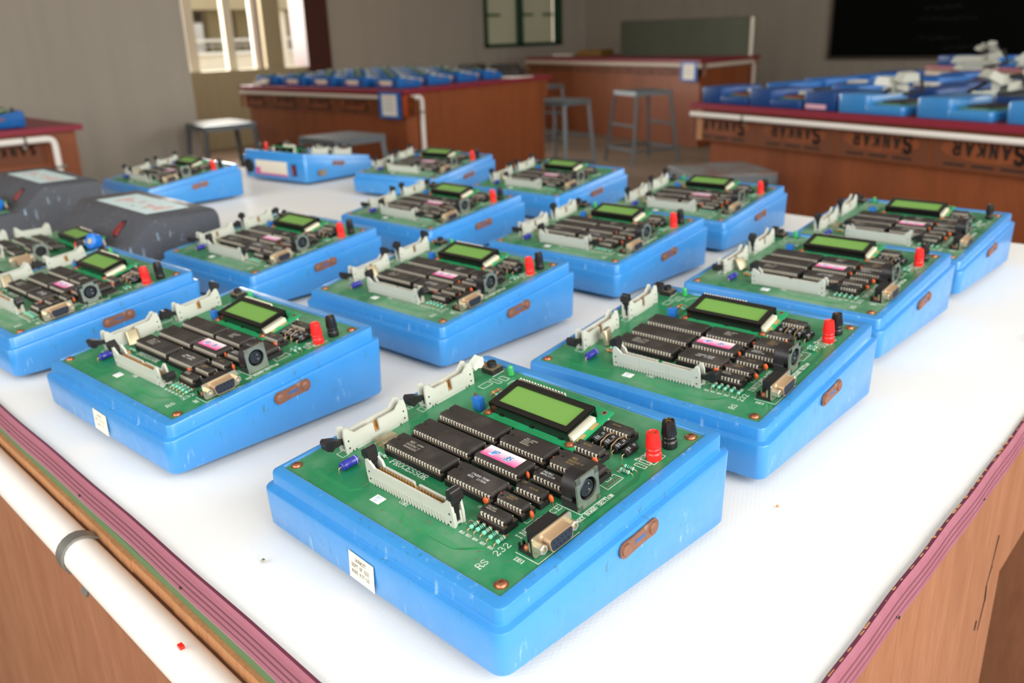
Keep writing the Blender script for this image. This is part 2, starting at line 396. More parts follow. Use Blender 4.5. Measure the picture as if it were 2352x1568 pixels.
def make_board(m='green_solder_mask', plain=False):
    mb = MB()
    mb.box(0, BW*1000, 0, BL*1000, -1.6, 0, m, BM)
    mb.box(-.45, BW*1000+.45, -.45, BL*1000+.45, -1.5, -.12, 'board_edge', BM)
    if plain: return mb
    W = 'silk'
    def T(t, x, y, h, ang=0, w=1, **k): text(mb, t, x, y, h, w, W, .02, BM, ang, serif=True, **k)
    T('PROCESSOR', 50.6, 42.1, 4.1, 0, 1.06, stroke=.9, pitch=5.1)
    T('CON1', 88.5, 19, 2.2, 0, 1.0, stroke=.85)
    T('RS', 167.2, 7.2, 4.0, 90, 1.1, stroke=.62)
    T('232', 167.2, 19.4, 4.0, 90, 1.1, stroke=.62)
    T('INTERFACE', 167.2, 35.5, 4.0, 90, 1.12, stroke=.62)
    T('KEY BOARD SECTION', 182.8, 64.2, 2.5, 90, .82, stroke=1.0)
    T('DB1', 175.6, 22.6, 2.4, 0, 1.05, stroke=.95)
    T('POWER', 174.2, 128.6, 2.6, 90, 1.0, stroke=.9)
    T('DISPLAY SECTION', 96, 146.6, 3.6, 0, .95, stroke=.7)
    T('INTERFACE', 9.6, 81.5, 3.2, 90, 1.15, stroke=.7)
    for i, n_ in enumerate(('12', '13', '14', '15', '16')): T('R'+n_, (136.5, 141.5, 146.6, 152.2, 158)[i], 21.3, 1.6, 0, .85, stroke=1.1)
    T('R5', 169.6, 115.2, 1.5, 0, 1, stroke=1.2); T('R6', 169.6, 111.8, 1.5, 0, 1, stroke=1.2)
    T('C18', 162.6, 52.5, 1.7, 0, .8, stroke=1.1); T('C14', 128.6, 42.3, 1.7, 0, .8, stroke=1.1)
    T('R9', 172, 126.5, 1.5, 90, 1, stroke=1.2)
    def R(x0, x1, y0, y1, w=.35): mb.poly([(x0, y0), (x1, y0), (x1, y1), (x0, y1)], w, .02, W, BM, .05, True)
    R(14.6, 21.5, 28.2, 33); R(14, 20.4, 94, 97.8)
    R(26.5, 32.2, 139, 148); R(26.2, 36.4, 150, 153); R(29.8, 37.3, 155.4, 159.3)
    R(24.8, 25.2, 155, 166)
    R(173.6, 181, 122.2, 124.8); R(173.6, 181, 126.6, 129.2)
    for yy in (123.5, 127.9):
        for xx in (175, 179.4): mb.box(xx-.7, xx+.7, yy-.6, yy+.6, .02, .09, 'via', BM)
    mb.poly([(169.7, 96), (176.8, 95), (176.8, 108.5), (170, 108.5), (170, 104.5), (171.8, 104.5), (171.8, 100.5), (169.7, 100.5)], .35, .02, W, BM, .05, True)
    for i in range(5): mb.lathe([(.95, .02), (.95, .12)], 'via', BM @ Matrix.Translation((174.2, 97.3+i*2.4, 0)), 12); mb.lathe([(.42, .1), (.42, .16)], 'viahole', BM @ Matrix.Translation((174.2, 97.3+i*2.4, 0)), 10)
    mb.poly([(162, 69.3), (179.6, 69.3), (179.6, 89)], .4, .02, W, BM, .05)
    mb.poly([(172.6, 27.2), (188, 27.2), (188, 58.2)], .4, .02, W, BM, .05)
    mb.poly([(161, 51.5), (161, 47.4), (157.5, 47.4)], .3, .02, W, BM, .05)
    mb.poly(arc(50, 155.5, 8.5, 8.5, 80, 200, 10), .4, .02, W, BM, .05)
    mb.poly([(178, 128.5), (183, 128.5), (183, 139.5), (180, 139.5)], .35, .02, W, BM, .05)
    for y0, y1 in ((46, 62), (69, 84), (90, 105)): mb.poly([(95.6, y0+2), (95.6, y1-2)], .3, .02, W, BM, .05); mb.poly([(137.3, y0+2), (137.3, y1-2)], .3, .02, W, BM, .05)
    mb.poly([(134.3, 28.6), (134.3, 32), (160, 32)], .25, .02, W, BM, .04)
    # pads, vias and tracks
    rv = random.Random(3)
    for k in range(70):
        x, y = rv.uniform(20, 180), rv.uniform(8, 34) if rv.random() < .6 else rv.uniform(8, 160)
        if 56 < x < 134 and 20 < y < 31: continue
        Mv = BM @ Matrix.Translation((x, y, 0))
        mb.lathe([(.62, .01), (.62, .06)], 'via', Mv, 8); mb.lathe([(.25, .05), (.25, .09)], 'viahole', Mv, 6)
    for k in range(8):
        o = k*.85
        mb.poly([(70+o*2, 15.5-o), (96+o, 15.5-o), (100+o, 13.5-o), (136, 13.5-o) if o < 5 else (136, 9.5), (150-o, 13-o*.6), (158-o, 20-o*.5), (160-o, 27)], .32, .005, 'trace_light', BM, .02)
    for k in range(4):
        o = k*.8
        mb.poly([(184.5-o, 66), (184.5-o, 112), (181-o, 119), (181-o, 132), (176-o, 139)], .3, .005, 'trace_green', BM, .02)
        mb.poly([(20, 8+o), (54, 8+o), (60, 14+o), (60, 20)], .3, .005, 'trace_light', BM, .02)
    # printed test label
    mb.box(72.3, 80.3, 10.6, 16.8, .02, .14, 'paper_white', BM @ Matrix.Translation((0, 0, 0)))
    text(mb, 'BBT', 73.6, 14, 1.9, 1, 'ink_blue', .14, BM, 0, stroke=.6, th=.03); text(mb, 'OK', 74.4, 11.3, 1.9, 1, 'ink_blue', .14, BM, 0, stroke=.6, th=.03)
    return mb

def chip(cx, cy, L_, row, n, ink=None, inkc='chip_ink', zs=4.4, gap=0):
    """returns (chip mesh, socket mesh)"""
    hw = row/2
    sk = MB()
    sk.box(cx-L_/2-.6, cx+L_/2+.6, cy-hw-1.3, cy+hw+1.3, .35, zs-.45, 'socket_black', BM)
    sk.box(cx-L_/2-.6, cx+L_/2+.6, cy-hw-1.35, cy-hw+1.5, zs-.5, zs, 'socket_lip', BM)
    sk.box(cx-L_/2-.6, cx+L_/2+.6, cy+hw-1.5, cy+hw+1.35, zs-.5, zs, 'socket_lip', BM)
    mb = MB()
    zb, zm, zt = zs+.3, zs+2.1, zs+3.9
    bw = hw-.75
    r0 = (cx-L_/2+.4, cx+L_/2-.4, cy-bw+.35, cy+bw-.35); rm = (cx-L_/2, cx+L_/2, cy-bw, cy+bw)
    mb.frus(r0, zb, rm, zm, 'chip_black', BM)
    # upper half with the index notch at the left end
    nz = 1.3 if row > 10 else .9
    xl, xr = cx-L_/2, cx+L_/2
    prof_t = [(xl+.5, cy-bw+.45), (xr-.5, cy-bw+.45), (xr-.5, cy+bw-.45), (xl+.5, cy+bw-.45)]
    na = [(xl+.5+nz*math.sin(math.radians(a)), cy+nz*math.cos(math.radians(a))) for a in (0, 30, 60, 90, 120, 150, 180)]
    top = prof_t + na
    bot = [(xl, cy-bw), (xr, cy-bw), (xr, cy+bw), (xl, cy+bw)] + [(x-.5, y) for x, y in na]
    k = len(top)
    vs = [(x, y, zm) for x, y in bot]+[(x, y, zt) for x, y in top]
    fs = [list(range(k))[::-1], list(range(k, 2*k))]+[(i, (i+1) % k, (i+1) % k+k, i+k) for i in range(k)]
    mb.add(vs, fs, 'chip_black', BM)
    mb.lathe([(1.1, zt-.02), (1.0, zt+.03)], 'socket_black', BM @ Matrix.Translation((xl+(4.5 if row > 10 else 2.6), cy+(0 if row > 10 else -1.3), 0)), 12)
    p = 2.54*(L_/(n*2.54+1.0))
    x0 = cx-p*(n-1)/2
    for i in range(n):
        x = x0+i*p
        for s_ in (-1, 1):
            ya, yb = cy+s_*(bw-.1), cy+s_*(hw+.15)
            mb.box(x-.72, x+.72, min(ya, yb), max(ya, yb), zm-.15, zm+.18, 'pin_metal', BM)
            yc = cy+s_*(hw-.12)
            mb.box(x-.58, x+.58, min(yc, yb), max(yc, yb), zs-.1, zm-.1, 'pin_metal', BM)
    if ink:
        for (t, dx, dy, h, w) in ink:
            text(mb, t, cx+dx, cy+dy, h, w, inkc, zt, BM, 0, stroke=.62, th=.04)
    return mb, sk

def header(L_, npair, flip=False):
    """latch header with long axis on +x, origin front-left of its footprint, width 8.6"""
    Wd = 8.0
    mb = MB(); I = 'header_ivory'
    mb.box(3, L_-3, .3, Wd-.3, 1.5, 4, 'header_inner')
    mb.box(.5, L_-.5, .1, Wd-.1, .9, 2.2, I)
    hb = 11.8; hr = 9.7; ht = 16.6
    def side(y0, y1, notch):
        hb = hr if (notch and not flip) else 11.8
        left = [(0, 0), (-.3, 7), (.1, 12.5), (.9, ht-.5), (1.8, ht), (3.3, ht), (4.0, ht-.8), (4.9, 14.6), (6.8, 13.4), (7.4, 12.6), (8.4, hb)]
        right = [(L_-x, z) for x, z in left[::-1]]
        mid = [(L_/2-2.2, hb), (L_/2-1.9, 4.2), (L_/2+1.9, 4.2), (L_/2+2.2, hb)] if notch else []
        low = [(L_-4, 0), (L_-4.6, 1.6), (4.6, 1.6), (4, 0)]
        mb.prism(left+mid+right+low, y0, y1, I)
    side(0, 1.5, flip); side(Wd-1.5, Wd, not flip)
    if not flip:
        for x in (L_/3, 2*L_/3): mb.box(x-.3, x+.3, -.25, .05, 1.6, hb+.1, I)
    else:
        mb.box(8.5, L_-8.5, -.5, .05, 0, 2.6, I)
        for xx in (L_*.30, L_*.70): mb.lathe([(.55, 0), (.55, .1)], 'header_inner', Matrix.Translation((xx, -.05, 7.2)) @ Matrix.Rotation(PI/2, 4, 'X'), 8)
    k = 0; x = 5
    while x < L_-5:
        mb.box(x, x+1.35, -.4, .05, .15, 1.2 if flip else 5.2, I); mb.box(x, x+1.35, Wd-.05, Wd+.4, .15, 5.2, I); x += 2.54
    mb.box(.6, 1.8, 1.4, 2.7, 0, 8, I); mb.box(.6, 1.8, Wd-2.7, Wd-1.4, 0, 8, I)
    mb.box(L_-1.8, L_-.6, 1.4, 2.7, 0, 8, I); mb.box(L_-1.8, L_-.6, Wd-2.7, Wd-1.4, 0, 8, I)
    for xx in (2.6, L_-2.6):
        for zz in (3.2, 8.2):
            mb.lathe([(.62, 0), (.62, .1)], 'socket_black', Matrix.Translation((xx, -.05, zz)) @ Matrix.Rotation(PI/2, 4, 'X'), 10)
            mb.lathe([(.62, 0), (.62, .1)], 'socket_black', Matrix.Translation((xx, Wd+.15, zz)) @ Matrix.Rotation(PI/2, 4, 'X'), 10)
    pins = MB(); p = (L_-14)/(npair-1)
    for i in range(npair):
        for y in (Wd/2-1.27, Wd/2+1.27): pins.box(7+i*p-.34, 7+i*p+.34, y-.34, y+.34, 3.8, 9.6, 'gold_pin')
    return mb, pins

def latch(up, m='latch_black'):
    """latch lever pivoting at local origin, arm rises (+z) when up, head hooks outward (-x)"""
    mb = MB()
    prof = [(-1.0, -4), (1.2, -4), (1.4, 5.5), (2.2, 7.0), (2.0, 12.2), (.2, 13.0), (-3.0, 11.6), (-3.6, 8.2), (-1.6, 7.0), (-1.2, 4)]
    mb.prism(prof[:3]+[prof[2]]+[(-1.2, 5.5)], -1.5, 1.5, m)
    head = [(-1.2, 4.6), (1.4, 4.6), (2.0, 6.8), (1.9, 12.4), (.4, 13.2), (-1.2, 12.7), (-1.6, 12.1), (-3.4, 11.4), (-3.8, 8.4), (-1.8, 7.0)]
    mb.prism(head, -3.0, 3.0, m)
    mb.lathe([(1.1, -3.3), (1.1, 3.3)], m, Matrix.Translation((0, 0, 9)) @ Matrix.Rotation(PI/2, 4, 'X'), 10)
    return mb
def xform(mb, M):
    mb.v = [M @ Vector(v) for v in mb.v]; return mb

def make_display(full=True):
    ang = math.radians(9)
    D = BM @ Matrix.Translation((63.0, 107.5, 4.2)) @ Matrix.Rotation(ang, 4, 'X')
    pc = MB()
    pc.box(0, 77.5, 0, 40, 0, 1.5, 'lcd_pcb', D)
    for i in range(16): pc.lathe([(1.0, 1.5), (.9, 3.5), (.85, 6.4), (.4, 7.2)], 'solder', D @ Matrix.Translation((4.5+i*2.54, 36.2, 0)), 10)
    for i in range(2): pc.box(12+i*28, 32+i*28, 1.2, 3.6, 1.5, 1.56, 'trace_light', D)
    for (x, y) in ((4.3, 3.2), (73, 3.2), (73, 36.8)):
        pc.lathe([(2.2, 1.5), (2.2, 1.62)], 'via', D @ Matrix.Translation((x, y, 0)), 14); pc.lathe([(1.1, 1.6), (1.1, 1.66)], 'viahole', D @ Matrix.Translation((x, y, 0)), 12)
    pc.box(74.2, 77, 8, 15, 1.5, 1.6, 'copper_pad', D); pc.box(74.2, 77, 20, 27, 1.5, 1.6, 'copper_pad', D)
    for (x, y) in ((3.5, 1.5), (74, 1.5), (3.5, 37), (74, 37)): pc.cyl((x, y, 0), (x, y, -4.0-y*.15), 1.5, 'pin_metal', D)
    fr = MB(); x0, x1, y0, y1, z0, z1 = 5.6, 71.4, 5.0, 32, 1.5, 9.2
    sx0, sx1, sy0, sy1 = x0+4.6, x1-4.0, y0+4.2, y1-4.4
    for (a, b_, c_, d_) in ((x0, x1, y0, sy0), (x0, x1, sy1, y1), (x0, sx0, sy0, sy1), (sx1, x1, sy0, sy1)): fr.box(a, b_, c_, d_, z1-1.2, z1, 'lcd_frame', D)
    fr.box(x0, x1, y0, y0+.8, z0, z1-.2, 'lcd_frame', D); fr.box(x0, x1, y1-.8, y1, z0, z1-.2, 'lcd_frame', D); fr.box(x0, x0+.8, y0, y1, z0, z1-.2, 'lcd_frame', D)
    fr.box(x1-.6, x1, y0, y1, z1-2.6, z1-.2, 'lcd_frame', D)
    for xx in (x0+8, x0+34, x1-8): fr.box(xx, xx+3, y0-.7, y0+.1, z0-.1, z0+1.2, 'lcd_frame', D)
    gl = MB(); gl.box(x0+.8, x1-.8, y0+.8, y1-.8, z1-2.4, z1-1.0, 'lcd_glass', D)
    bl = MB(); bl.box(x0+.9, x1+2.2, y0+1.6, y1-4, 1.5, z1-4.6, 'lcd_backlight', D)
    for y in (y0+7, y0+17): bl.lathe([(1.0, 0), (.7, .5)], 'solder', D @ Matrix.Translation((x1+1.6, y, 3.2)) @ Matrix.Rotation(PI/2, 4, 'Y'), 8)
    return pc, fr, gl, bl

def make_post(m):
    a = MB()
    a.lathe([(4.0, 0), (4.15, .4), (4.15, 3.6), (4.0, 4.0), (3.6, 4.3), (3.5, 4.6), (3.85, 5.0), (3.95, 6.6), (3.6, 7.1), (4.1, 7.5), (4.2, 8.1), (3.45, 15.4), (3.2, 16.1), (2.5, 16.4), (2.35, 16.2), (2.2, 15.4)], m, n=40, rib=(9, 11, .94))
    a.lathe([(2.3, 15.3), (1.2, 15.6), (.6, 15.2)], 'brass', n=16)
    return a
def make_din():
    P = MB(); x = 178.0; y0, y1 = 69.6, 87.2; cy = (y0+y1)/2; cz = 11.0; R = 6.6; n = 32; H = 20.2
    def ring(xx):
        inn = [(xx, cy+R*math.cos(2*PI*i/n), cz+R*math.sin(2*PI*i/n)) for i in range(n)]
        out = []
        for i in range(n):
            c_, s_ = math.cos(2*PI*i/n), math.sin(2*PI*i/n)
            k = min(((y1-y0)/2)/max(abs(c_), 1e-6), ((H-cz) if s_ > 0 else (cz-.3))/max(abs(s_), 1e-6)); out.append((xx, cy+k*c_, cz+k*s_))
        return inn+out
    a, b_ = ring(x), ring(x-1.2); fs = []
    for i in range(n):
        j = (i+1) % n
        fs += [(i, i+n, j+n, j), (2*n+i, 2*n+j, 3*n+j, 3*n+i), (i, j, 2*n+j, 2*n+i), (i+n, 3*n+i, 3*n+j, j+n)]
    P.add(a+b_, fs, 'din_plate', BM)
    for k in range(4):  # corners of the square plate
        sy, sz = ((y0, H), (y1, H), (y0, .3), (y1, .3))[k]
        P.box(x-1.2, x, min(sy, sy+(1 if sy == y0 else -1)*3.4), max(sy, sy+(1 if sy == y0 else -1)*3.4), min(sz, sz+(-1 if sz > 5 else 1)*3.2), max(sz, sz+(-1 if sz > 5 else 1)*3.2), 'din_plate', BM)
    B = MB()
    prof = [(y0+.3, 0.2), (y1-.3, .2), (y1-.3, 5.5), (y1-1.0, 6.2)] + [(cy+8.1*math.cos(math.radians(a_)), 10.6+8.6*math.sin(math.radians(a_))) for a_ in range(-10, 191, 14)] + [(y0+1.0, 6.2), (y0+.3, 5.5)]
    B.prism(prof, x-12.5, x-5, 'din_body', BM, 'yz')
    B.add([], [], 'din_body')
    # hollow front barrel
    for (r0, r1, xa, xb) in ((8.0, 6.6, x-5, x-1.2),):
        Mx = BM @ Matrix.Translation((xa, cy, cz)) @ Matrix.Rotation(PI/2, 4, 'Y')
        B.lathe([(r1, 0), (r0, 0), (r0, xb-xa), (r1, xb-xa), (r1, 0)], 'din_body', Mx, 32, cap=False)
    B.box(x-5, x-1.2, y0+.3, y1-.3, .2, 5, 'din_body', BM)
    C_ = MB(); Mx = BM @ Matrix.Translation((x-6, cy+.2, cz-.3)) @ Matrix.Rotation(PI/2, 4, 'Y')
    C_.lathe([(5.0, 0), (5.0, 4.6), (4.6, 5.0), (3.9, 5.0), (3.7, 4.6), (3.6, 4.5)], 'din_core', Mx, 28)
    for k in range(5):
        a_ = math.radians(-90+k*45-90+90); C_.lathe([(.5, 4.5), (.45, 4.75)], 'solder' if k in (1, 3) else 'hole_black', Mx @ Matrix.Translation((2.5*math.cos(a_+PI/2), 2.5*math.sin(a_+PI/2), 0)), 8)
    return P, B, C_
def make_db9():
    x = 184.6; y0, y1 = 28.2, 57.0; cy = (y0+y1)/2
    B = MB()
    B.box(x-9.5, x-1, y0+5.5, y1-6.5, 1.2, 12.0, 'latch_black', BM)
    B.box(x-2.6, x-.8, y0+.4, y1-.6, .2, 12.2, 'latch_black', BM)
    for yy in (y0+.6, y1-6): B.box(x-11.5, x-1, yy, yy+5, .15, 2.2, 'latch_black', BM)
    B.box(x-11.5, x-10.6, y0+.6, y0+1.8, 1, 5.0, 'latch_black', BM); B.box(x-11.5, x-10.6, y0+3.6, y0+4.8, 1, 4.4, 'latch_black', BM)
    B.lathe([(2.3, 2.2), (2.3, 3.6), (1.2, 4.6)], 'screw_copper', BM @ Matrix.Translation((x-7, y0+3, 0)), 14)
    B.box(x-4.6, x-3.2, y0+1.2, y0+3, 2, 7.5, 'db_metal', BM @ Matrix.Translation((0, 0, 0)))
    M_ = MB()
    fl = rrect(y0, y1, .6, 12.6, 1.6, 4)
    M_.prism(fl, x-.8, x, 'db_metal', BM, 'yz')
    def dsh(w1, w2, h, r):  # D outline around (cy, 6.7)
        pts = [(cy-w2, 6.7-h), (cy+w2, 6.7-h), (cy+w1, 6.7+h), (cy-w1, 6.7+h)]
        out = []
        for i in range(4):
            p = Vector(pts[i]); a = (Vector(pts[i-1])-p).normalized(); b_ = (Vector(pts[(i+1) % 4])-p).normalized()
            for t in (0, .33, .67, 1): q = p+a*r*(1-t)**1.5+b_*r*t**1.5; out.append((q.x, q.y))
        return out
    sec = [(x, dsh(9.8, 8.6, 4.8, 2)), (x+.9, dsh(9.0, 7.8, 4.2, 2)), (x+6.0, dsh(8.9, 7.7, 4.1, 2))]
    vs = []; fs = []; k = len(sec[0][1])
    for xx, pl in sec: vs += [(xx, a, b_) for a, b_ in pl]
    for s_ in range(2):
        for i in range(k): fs.append((s_*k+i, s_*k+(i+1) % k, (s_+1)*k+(i+1) % k, (s_+1)*k+i))
    fs.append([2*k+i for i in range(k)])
    M_.add(vs, fs, 'db_rust', BM)
    for yy in (y0+2.9, y1-2.9):
        Mx = BM @ Matrix.Translation((x, yy, 6.7)) @ Matrix.Rotation(PI/2, 4, 'Y')
        M_.lathe([(2.9, 0), (2.9, 4.6), (2.5, 4.9), (1.5, 4.9), (1.45, 3.5), (.2, 3.4)], 'db_metal', Mx, 6)
    F = MB()
    F.prism(dsh(8.4, 7.2, 3.6, 1.8), x+5.9, x+6.15, 'db_face', BM, 'yz')
    for r_, nn, zz in ((0, 5, 8.3), (1, 4, 5.1)):
        for i in range(nn):
            yy = cy+(i-(nn-1)/2)*2.9
            F.lathe([(.62, 0), (.62, .1)], 'hole_black', BM @ Matrix.Translation((x+6.1, yy, zz)) @ Matrix.Rotation(PI/2, 4, 'Y'), 10)
    return B, M_, F

def axial(cx, cy, L_, r, m, bands, z, along='y', lead='lead'):
    mb = MB()
    M0 = BM @ Matrix.Translation((cx, cy, z)) @ (Matrix.Rotation(-PI/2, 4, 'X') if along == 'y' else Matrix.Rotation(PI/2, 4, 'Y'))
    mb.lathe([(r*.6, -L_/2), (r*.97, -L_/2+.35), (r, -L_/2+.8), (r*.9, -L_/2+1.5), (r*.9, L_/2-1.5), (r, L_/2-.8), (r*.97, L_/2-.35), (r*.6, L_/2)] if r < 1.6 else
             [(r*.9, -L_/2), (r, -L_/2+.3), (r, -L_/2+1.6), (r*.92, -L_/2+1.9), (r, -L_/2+2.3), (r, L_/2-.3), (r*.9, L_/2)], m, M0, 18)
    for (t, bm, w) in bands: mb.lathe([(r*(1.01 if abs(t) > .3 else .93), t*L_), (r*(1.01 if abs(t) > .3 else .93), t*L_+w)], bm, M0, 18, cap=False)
    e = L_/2; d = 2.2
    for s_ in (-1, 1):
        a = (0, 0, s_*e); p = [Vector(a), Vector((0, 0, s_*(e+d*.7)))]
        q0 = M0 @ p[0]; q1 = M0 @ p[1]
        if along == 'y': g = BM @ Vector((cx, cy+s_*(e+d), 0)); g2 = BM @ Vector((cx, cy+s_*(e+d*.95), z*.7))
        else: g = BM @ Vector((cx+s_*(e+d), cy, 0)); g2 = BM @ Vector((cx+s_*(e+d*.95), cy, z*.7))
        mb.tube([q0, q1, g2, g], .00032, 'lead', None, 6)
    return mb

# ---- build all prototype part meshes once; each is hidden nowhere: the first kit uses them directly
def part(mb, name, parent, sm=35): return mb.build(name, parent, sm)
SRC = {}
def src(key, name, fn):
    """mesh data made once, shared by every later kit"""
    if key not in SRC:
        o = fn().build(name); SRC[key] = o.data; bpy.data.objects.remove(o)
    o = bpy.data.objects.new(name, SRC[key]); COL.objects.link(o)
    return o
CACHE = {}
def multi(key, fn):
    if key not in CACHE: CACHE[key] = fn()
    return CACHE[key]

CHIPS = [  # key, cx, cy, length, row spacing, pins per side, marking
    ('a', 67.8, 55.0, 51.5, 15.2, 20, [('NEC', -13, 1.2, 1.9, 1.1), ('JAPAN', -6.5, 1.4, 1.4, 1), ('D8085AC-2', -13.5, -1.4, 1.6, 1.05), ('9944X2051', -13.5, -4, 1.6, 1.05)], 'chip_ink'),
    ('b', 68.2, 76, 51.5, 15.2, 20, [('NEC', -5, 1, 1.5, 1), ('D8279C', -5.5, -1.3, 1.3, 1), ('9925LL', -5.5, -3.4, 1.3, 1)], 'socket_lip'),
    ('c', 69.0, 97.3, 51.5, 15.2, 20, [('NEC', -8, 0, 1.5, 1), ('D8255AC', -1, -2, 1.4, 1), ('9912XX', 4, -4, 1.4, 1)], 'socket_lip'),
    ('d', 116.4, 97.3, 36.4, 15.2, 14, [('OKI JAPAN', -4, 1.6, 1.2, 1), ('M82C55A', -4.5, -.2, 1.3, 1), ('2G123', -4.5, -2, 1.3, 1), ('0046501', -4.5, -3.8, 1.3, 1)], 'chip_ink'),
    ('e', 116.0, 76.6, 36.4, 15.2, 14, None, None),
    ('f', 117.3, 54.2, 36.4, 15.2, 14, [('CY6264-70SNC', -5.2, .3, 1.55, .92), ('0531', -6, -2.2, 1.55, .95), ('117694', 1.2, -2.2, 1.55, .95)], 'chip_ink_white'),
    ('g', 154.4, 97.0, 31.0, 15.2, 12, [('NEC', -5.5, 1.2, 1.7, 1), ('D8253C-5', -6, -1.6, 1.6, 1), ('9935X', -6, -4, 1.4, 1)], 'copper_pad'),
    ('h', 153.0, 78.6, 26.4, 7.6, 10, [('P9638A3', -8.6, .4, 1.4, .9), ('DM74LS373N', -8.9, -1.7, 1.4, .9)], 'chip_ink_white'),
    ('i', 149.4, 64.8, 19.0, 7.6, 7, [('ST', -7, .5, 1.5, 1), ('74LS138', -1, -1.5, 1.1, 1)], 'copper_pad'),
    ('j', 148.6, 51.3, 19.6, 7.6, 8, [('74HC240', -4, .3, 1.1, 1), ('B9214', -4, -1.4, 1.1, 1)], 'copper_pad'),
    ('k', 148.8, 38.2, 19.0, 7.6, 7, [('P8036AH', -7, .5, 1.1, 1), ('DM74LS04', -7, -1.2, 1.1, 1)], 'chip_ink'),
    ('l', 149.2, 140.4, 19.4, 7.6, 8, [('MC1488', -4, -.6, 1.2, 1)], 'copper_pad'),
    ('m', 148.4, 114.2, 19.0, 7.6, 7, [('MC1489', -4, -.6, 1.2, 1)], 'copper_pad'),
]
CAPS = [(134.7, 76.4), (133.6, 54.9), (132.9, 45.2), (161.8, 51), (160.6, 67.3), (156.6, 108.6), (137.0, 96.2)]
HDR = [ # key, matrix, length, pairs
    ('front', Matrix.Translation((57.2, 21.8, 0)), 75.6, 25),
    ('side', Matrix.Translation((20.9, 32.2, 0)) @ Matrix.Rotation(PI/2, 4, 'Z'), 49, 13),
    ('rear', Matrix.Translation((20.5, 98.2, 0)) @ Matrix.Rotation(PI/2, 4, 'Z'), 43, 13),
]
def kit(name, label, pose, latches='uu-.o-.ow', post=(1, 1), crystal='flat', sticker=None, dusty=False, pink=True, small=True, rear=False, group=None, silver=False, case='blue_case_plastic', lift=0):
    """latches: two letters per header (near end, far end) u up, o open outward, m half open, - absent, w pale open"""
    x, y, a = pose
    t = empty(name, (x, y, TZ+.0012+lift), a)
    tag(t, label, 'circuit training kit', group)
    def P(o, par=None): o.parent = par if par is not None else t; return o
    P(src('case'+case, 'case', lambda: make_case(case)))
    if small: P(src('board'+str(dusty), 'circuit_board', lambda: make_board('dusty_green_solder_mask' if dusty else 'green_solder_mask')))
    else: P(src('boardp', 'circuit_board', lambda: make_board('dusty_green_solder_mask', True)))
    chips = CHIPS if small else CHIPS[:7]
    for (k, cx, cy, L_, row, n, ink, ic) in chips:
        pair = lambda k=k, cx=cx, cy=cy, L_=L_, row=row, n=n, ink=ink, ic=ic: chip(cx, cy, L_, row, n, ink, ic)
        c_ = P(src('chip'+k, 'integrated_circuit', lambda: multi('c'+k, pair)[0]))
        if small: P(src('sock'+k, 'chip_socket', lambda: multi('c'+k, pair)[1]), c_)
        if k == 'e' and pink:
            def lab():
                mb = MB(); mb.box(100, 128.6, 72.6, 82.3, 8.3, 8.42, 'pink_sticker', BM)
                return mb
            def labt():
                mb = MB()
                text(mb, 'MP - 85', 105.5, 74.8, 4.4, .62, 'halo_white', 8.42, BM, 0, stroke=1.7, slant=.45, th=.03)
                text(mb, 'MP - 85', 105.5, 74.8, 4.4, .62, 'ink_blue', 8.45, BM, 0, stroke=.8, slant=.45, th=.04)
                return mb
            s_ = P(src('lab', 'chip_sticker', lab), c_)
            if small: P(src('labt', 'printed_text', labt), c_)
    li = 0
    for hi, (k, Mh, L_, npair) in enumerate(HDR):
        h_ = P(src('hdr'+k, 'ribbon_connector', lambda: xform(multi('h'+k, lambda: header(L_, npair, k != 'front'))[0], BM @ Mh)))
        if small: P(src('hpin'+k, 'contact_pins', lambda: xform(multi('h'+k, lambda: header(L_, npair, k != 'front'))[1], BM @ Mh)), h_)
        for e in (0, 1):
            st = latches[3*hi+e]
            if st == '-': continue
            ang = {'u': math.radians(4), 'm': math.radians(45), 'o': math.radians(68), 'w': math.radians(60)}[st]
            def lt(e=e, st=st, ang=ang, Mh=Mh, L_=L_):
                base = Matrix.Translation((2.4, 4.0, 6.5)) @ Matrix.Rotation(-ang, 4, 'Y') @ Matrix.Diagonal((1.2, 1.1, 1.25, 1))
                if e: base = Matrix.Translation((L_, 0, 0)) @ Matrix.Diagonal((-1, 1, 1, 1)) @ base
                m_ = xform(latch(True, 'latch_ivory' if st == 'w' else 'latch_black'), BM @ Mh @ base)
                if e: m_.f = [f[::-1] for f in m_.f]
                return m_
            P(src('latch%s%d%s' % (k, e, st), 'latch', lt), h_)
    dm = P(src('disp0', 'display_module', lambda: multi('disp', make_display)[0]))
    P(src('disp1', 'display_frame', lambda: multi('disp', make_display)[1]), dm)
    P(src('disp2', 'display_glass', lambda: multi('disp', make_display)[2]), dm)
    P(src('disp3', 'backlight', lambda: multi('disp', make_display)[3]), dm)
    for i, (m_, yy) in enumerate((('red_post', 134.0), ('black_post', 149.2))):
        if post[i]:
            o = P(src(m_, 'binding_post', lambda: xform(make_post(m_), BM @ Matrix.Translation((179.0, yy, 0)) @ Matrix.Scale(1.08, 4))))
            o['label'] = ('red' if i == 0 else 'black')+' plastic binding post'
    d_ = P(src('din1', 'keyboard_socket', lambda: multi('din', make_din)[1]))
    P(src('din0', 'face_plate', lambda: multi('din', make_din)[0]), d_)
    if small: P(src('din2', 'socket_core', lambda: multi('din', make_din)[2]), d_)
    s_ = P(src('db0', 'serial_port', lambda: multi('db', make_db9)[0]))
    P(src('db1', 'metal_shell', lambda: multi('db', make_db9)[1]), s_)
    if small: P(src('db2', 'contact_face', lambda: multi('db', make_db9)[2]), s_)
